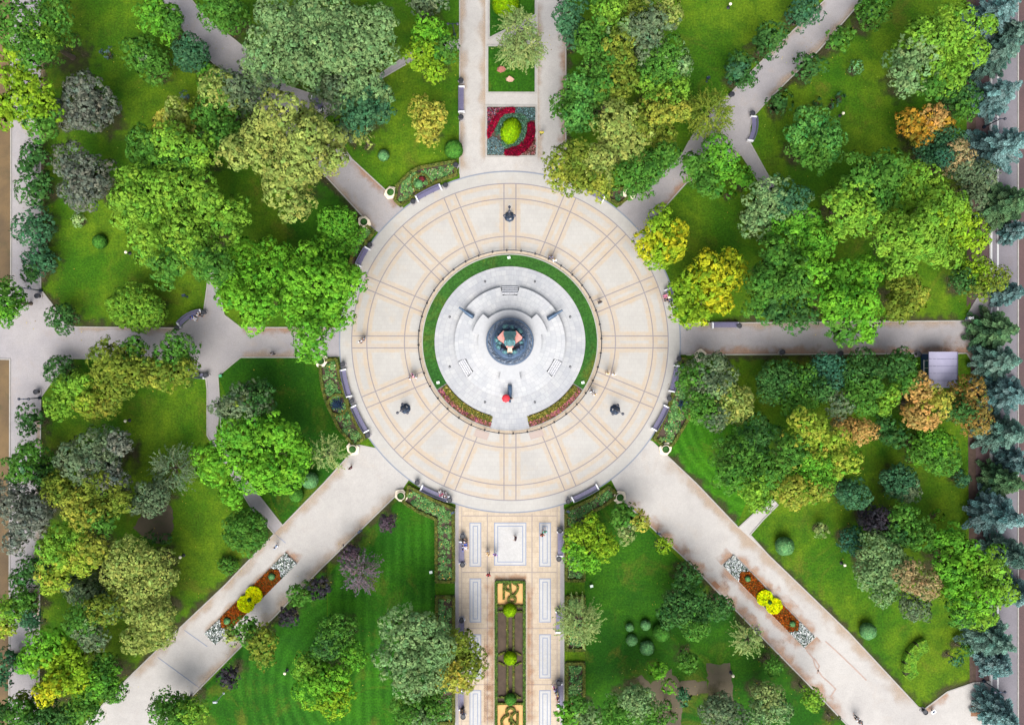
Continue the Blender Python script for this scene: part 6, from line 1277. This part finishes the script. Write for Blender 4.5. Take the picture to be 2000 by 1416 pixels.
# ---------------------------------------------------------------- people
def skin_mesh(name, V, E, sub=1, root=0):
    me = bpy.data.meshes.new(name+'_cage'); me.from_pydata([v[:3] for v in V], E, []); o = bpy.data.objects.new(name+'_cage', me); sc.collection.objects.link(o)
    md = o.modifiers.new('skin', 'SKIN'); md.use_smooth_shade = True
    for i, v in enumerate(V): me.skin_vertices[0].data[i].radius = (v[3], v[4] if len(v) > 4 else v[3]); me.skin_vertices[0].data[i].use_root = (i == root)
    if sub: o.modifiers.new('s', 'SUBSURF').levels = sub
    dg = bpy.context.evaluated_depsgraph_get(); dg.update(); r = bpy.data.meshes.new_from_object(o.evaluated_get(dg)); r.name = name
    bpy.data.objects.remove(o); bpy.data.meshes.remove(me); return r
def body(sit, step=.12):
    V = []; E = []
    def a(x, y, z, r, p=None, r2=None):
        V.append((x, y, z, r, r2 if r2 else r)); i = len(V)-1
        if p is not None: E.append((p, i))
        return i
    dz = -.45 if sit else 0
    pel = a(0, 0, .93+dz, .12, None, .10); sp = a(0, -.01, 1.12+dz, .115, pel, .09); ch = a(0, 0, 1.34+dz, .13, sp, .10)
    nk = a(0, 0, 1.48+dz, .05, ch); hd = a(0, .015, 1.58+dz, .085, nk, .095); a(0, .01, 1.68+dz, .07, hd, .08); a(0, .12, 1.575+dz, .016, hd)
    for s in (-1, 1): a(s*.088, .0, 1.58+dz, .016, hd)
    for s in (-1, 1):
        sh = a(s*.17, 0, 1.41+dz, .055, ch); sw = -s*step if not sit else .12
        el = a(s*.235, sw*.4-.02, 1.14+dz, .042, sh); wr = a(s*.24 if not sit else s*.16, sw+.1 if not sit else .27, .93+dz if not sit else 1.03+dz, .028, el); pm = a(s*.235 if not sit else s*.13, (sw+.13) if not sit else .34, .86+dz if not sit else 1.01+dz, .034, wr, .018)
        for f in range(4):
            q = a(V[pm][0]+(f-1.5)*.006, V[pm][1]+(f-1.5)*.02, V[pm][2]-.05-.004*(1.5-abs(f-1.5)), .009, pm); a(V[q][0]-s*.008, V[q][1]+.008, V[q][2]-.028, .008, q)
        q = a(V[pm][0]-s*.012, V[pm][1]+.045, V[pm][2]-.012, .010, pm); a(V[q][0]-s*.006, V[q][1]+.012, V[q][2]-.024, .008, q)
        hp = a(s*.09, 0, .86+dz, .085, pel); st = s*step if not sit else 0
        if sit: kn = a(s*.11, .42, .50, .06, hp); an = a(s*.11, .44, .10, .04, kn)
        else: kn = a(s*.10, st*.6+.03, .49, .058, hp); an = a(s*.10, st-.02, .09, .038, kn)
        t = a(V[an][0], V[an][1]+.09, .045, .035, an); a(V[t][0]+s*.01, V[t][1]+.09, .035, .028, t)
    return V, E
def sub(V, E, keep, grow):
    ix = {v: i for i, v in enumerate(keep)}; return [tuple(V[v][:3])+(V[v][3]+grow, V[v][4]+grow) for v in keep], [(ix[a], ix[b]) for a, b in E if a in ix and b in ix]
PM = {}
for sit in (False, True):
    V, E = body(sit); arm0 = 9
    # index helpers: arms start at 9; each side = 3+1+8+2 arm verts (sh,el,wr,pm,8 finger,2 thumb)=14, then 5 leg verts
    s0 = 9; s1 = 9+14+5
    top = [2, 1, 0, s0, s0+1, s1, s1+1]+[s0+14, s1+14]; legs = [0, s0+14, s0+15, s0+16, s1+14, s1+15, s1+16]
    PM[sit] = (skin_mesh('person_body', V, E), skin_mesh('shirt', *sub(V, E, top, .022)), skin_mesh('trousers', *sub(V, E, legs, .02)))
hm = {}
for sit in (False, True):
    z = 1.64-(.45 if sit else 0); b = MB(); b.ball((0, -.012, z-.01), .098, 12, 6, 1.02, -25); me = bpy.data.meshes.new('hair'); me.from_pydata(b.v, [], b.f); me.polygons.foreach_set('use_smooth', [True]*len(me.polygons)); hm[sit] = me
CM = {}
def cmat(c):
    if c not in CM: CM[c] = plain('cloth', c, .8, .06, 12, k=.9)
    return CM[c]
SKIN = plain('skin', (206, 160, 134), .6, .04, 8, k=.9)
def person(px, py, rz, shirt, pants, hair, label, sit=False, sc_=1.0, z=.06):
    x, y, _ = P(px, py, 1.2); o = empty('person', (x, y, z), R(rz), label, 'person', 'people in the park'); o.scale = (sc_,)*3
    for me, c, nm in zip(PM[sit]+(hm[sit],), (None, shirt, pants, hair), ('body', 'shirt', 'trousers', 'hair')):
        ob = bpy.data.objects.new(nm, me); link(ob, o)
        if not me.materials: me.materials.append(SKIN)
        ob.material_slots[0].link = 'OBJECT'; ob.material_slots[0].material = SKIN if c is None else cmat(c)
    return o
WH, BK, BL, RD, TL, BE, PK, YL, GY = (238, 238, 244), (34, 34, 44), (60, 100, 200), (210, 30, 60), (60, 180, 150), (232, 206, 176), (226, 130, 170), (214, 206, 60), (150, 150, 160)
HD, HB, HF = (38, 30, 28), (92, 62, 40), (190, 156, 100)
for a in ((704, 667, 200, WH, BK, HD, 'left of two people walking on the plaza in front of the west path, in white'), (709, 662, 200, GY, BK, HB, 'right of two people walking on the plaza in front of the west path, in grey'),
 (800, 738, 120, WH, BE, HD, 'person in white at the left of a trio on the west plaza'), (806, 733, 120, PK, WH, HD, 'person in pink in the middle of a trio on the west plaza'), (811, 736, 140, WH, GY, HB, 'person in white at the right of a trio on the west plaza'),
 (531, 690, 90, GY, BK, HD, 'person in grey walking on the west path'), (684, 914, 40, (110, 50, 60), BK, HD, 'person in dark red walking at the start of the southwest path'),
 (1187, 729, 0, BE, BE, HF, 'left of two pale-dressed people on the east plaza'), (1199, 731, 0, WH, WH, HF, 'right of two pale-dressed people on the east plaza'), (1156, 764, 30, WH, BK, HD, 'person in white by the railing, left of a pair southeast of the terrace'), (1162, 770, 30, (236, 214, 200), WH, HF, 'person in pale pink by the railing, right of a pair'),
 (1172, 590, 20, (60, 60, 70), BK, HD, 'person in dark clothes alone on the plaza east of the railing'), (1083, 508, 0, WH, WH, HF, 'person in white leaning on the railing north of the terrace'), (1076, 502, 0, (120, 120, 150), BK, HD, 'person in violet beside the railing north of the terrace'),
 (1058, 259, 0, YL, (90, 90, 60), HF, 'person in yellow on the path beside the square flower bed'), (538, 1068, 60, (150, 180, 220), WH, HD, 'person in light blue walking by the southwest path kerb'), (1007, 1052, 80, (90, 50, 70), BK, HD, 'person alone in the middle panel of the promenade'),
 (1064, 1038, 10, TL, WH, HD, 'person in green on the right-hand promenade panel'), (1059, 1045, 10, (214, 110, 90), BK, HD, 'person in coral on the right-hand promenade panel'), (952, 1079, 170, BE, WH, HF, 'person in cream walking on the upper promenade'), (954, 1083, 170, (244, 224, 196), BE, HF, 'second person in cream, just behind the first on the upper promenade'),
 (967, 1083, 170, (176, 130, 220), WH, HD, 'person in lilac at the frame of the middle panel'), (954, 1123, 180, RD, BK, HD, 'person in bright red above the parterre'),
 (1082, 1343, 120, PK, WH, HD, 'person in pink at the head of the group at the bottom right bench'), (1085, 1350, 120, (170, 190, 220), BL, HD, 'person in pale blue in the group at the bottom right bench'), (1089, 1355, 100, (236, 224, 170), BK, HF, 'person in cream in the group at the bottom right bench'),
 (1088, 1362, 90, (180, 50, 70), WH, HD, 'person in red in the group at the bottom right bench'), (1091, 1368, 90, WH, BK, HB, 'person in white last in the group at the bottom right bench'),
 (903, 1386, 0, BK, BK, HD, 'person in black at the bottom left promenade bench, upper one'), (903, 1391, 0, (30, 40, 80), BK, HD, 'person in navy at the bottom left promenade bench, lower one'),
 (1675, 1404, 40, WH, BK, HD, 'person in white on the southeast path at the bottom edge'), (1681, 1410, 40, GY, BK, HD, 'person in grey on the southeast path at the bottom edge'),
 (1369, 630, 0, WH, (200, 160, 130), HF, 'person in white beside the yellow tree on the east path kerb'), (997, 778, 200, BK, BK, HD, 'person in black standing by the front cannon'), (989, 779, 170, (150, 40, 50), BK, HD, 'person under the red umbrella on the terrace')):
    person(*a, z=.22 if 'umbrella' in a[-1] or 'front cannon' in a[-1] else .06)
for a in ((372, 620, -120, BL, WH, HD, 'person in blue seated on the upper curved bench', True), (384, 613, -110, WH, BK, HD, 'person in white seated at the end of the upper curved bench', True),
 (904, 1058, -90, (24, 30, 50), BK, HD, 'person in black seated on the left promenade bench', True), (904, 1066, -90, WH, BL, HD, 'person in white seated between two others on the left promenade bench', True), (904, 1073, -90, BL, WH, HD, 'person in blue seated on the left promenade bench', True),
 (861, 967, 25, (214, 60, 120), WH, HD, 'person in magenta seated on the bench left of the promenade', True), (866, 970, 25, WH, WH, HD, 'person in white seated beside the one in magenta', True), (871, 971, 25, GY, WH, HB, 'person in grey seated at the end of the bench left of the promenade', True),
 (1306, 577, 100, WH, PK, HD, 'person in white seated under the larger yellow tree', True), (1308, 584, 100, (80, 90, 150), BK, HD, 'person in violet seated under the larger yellow tree', True)):
    person(*a)
# red umbrella
x, y, _ = P(988, 778, 2.1); o = empty('umbrella', (x, y, 1.3), 0, 'open red umbrella held by a visitor on the terrace', 'umbrella')
b = MB(); vs = [(0, 0, .98)]; n_ = 8
for k_, (r_, z_) in enumerate(((.2, .93), (.36, .85), (.48, .72))):
    for i in range(n_): vs.append((r_*math.cos(i*.785), r_*math.sin(i*.785), z_))
fs = [(0, 1+i, 1+(i+1) % n_) for i in range(n_)]+[(1+k_*n_+i, 9+k_*n_+i, 9+k_*n_+(i+1) % n_, 1+k_*n_+(i+1) % n_) for k_ in range(2) for i in range(n_)]
b.add(vs, fs).build('canopy', plain('red_cloth', (208, 48, 60), .7, .05, 8, k=.9), o); MB().tube([(0, 0, -.15), (0, 0, 1.02)], .015, 6).build('handle', M_BLACK, o)
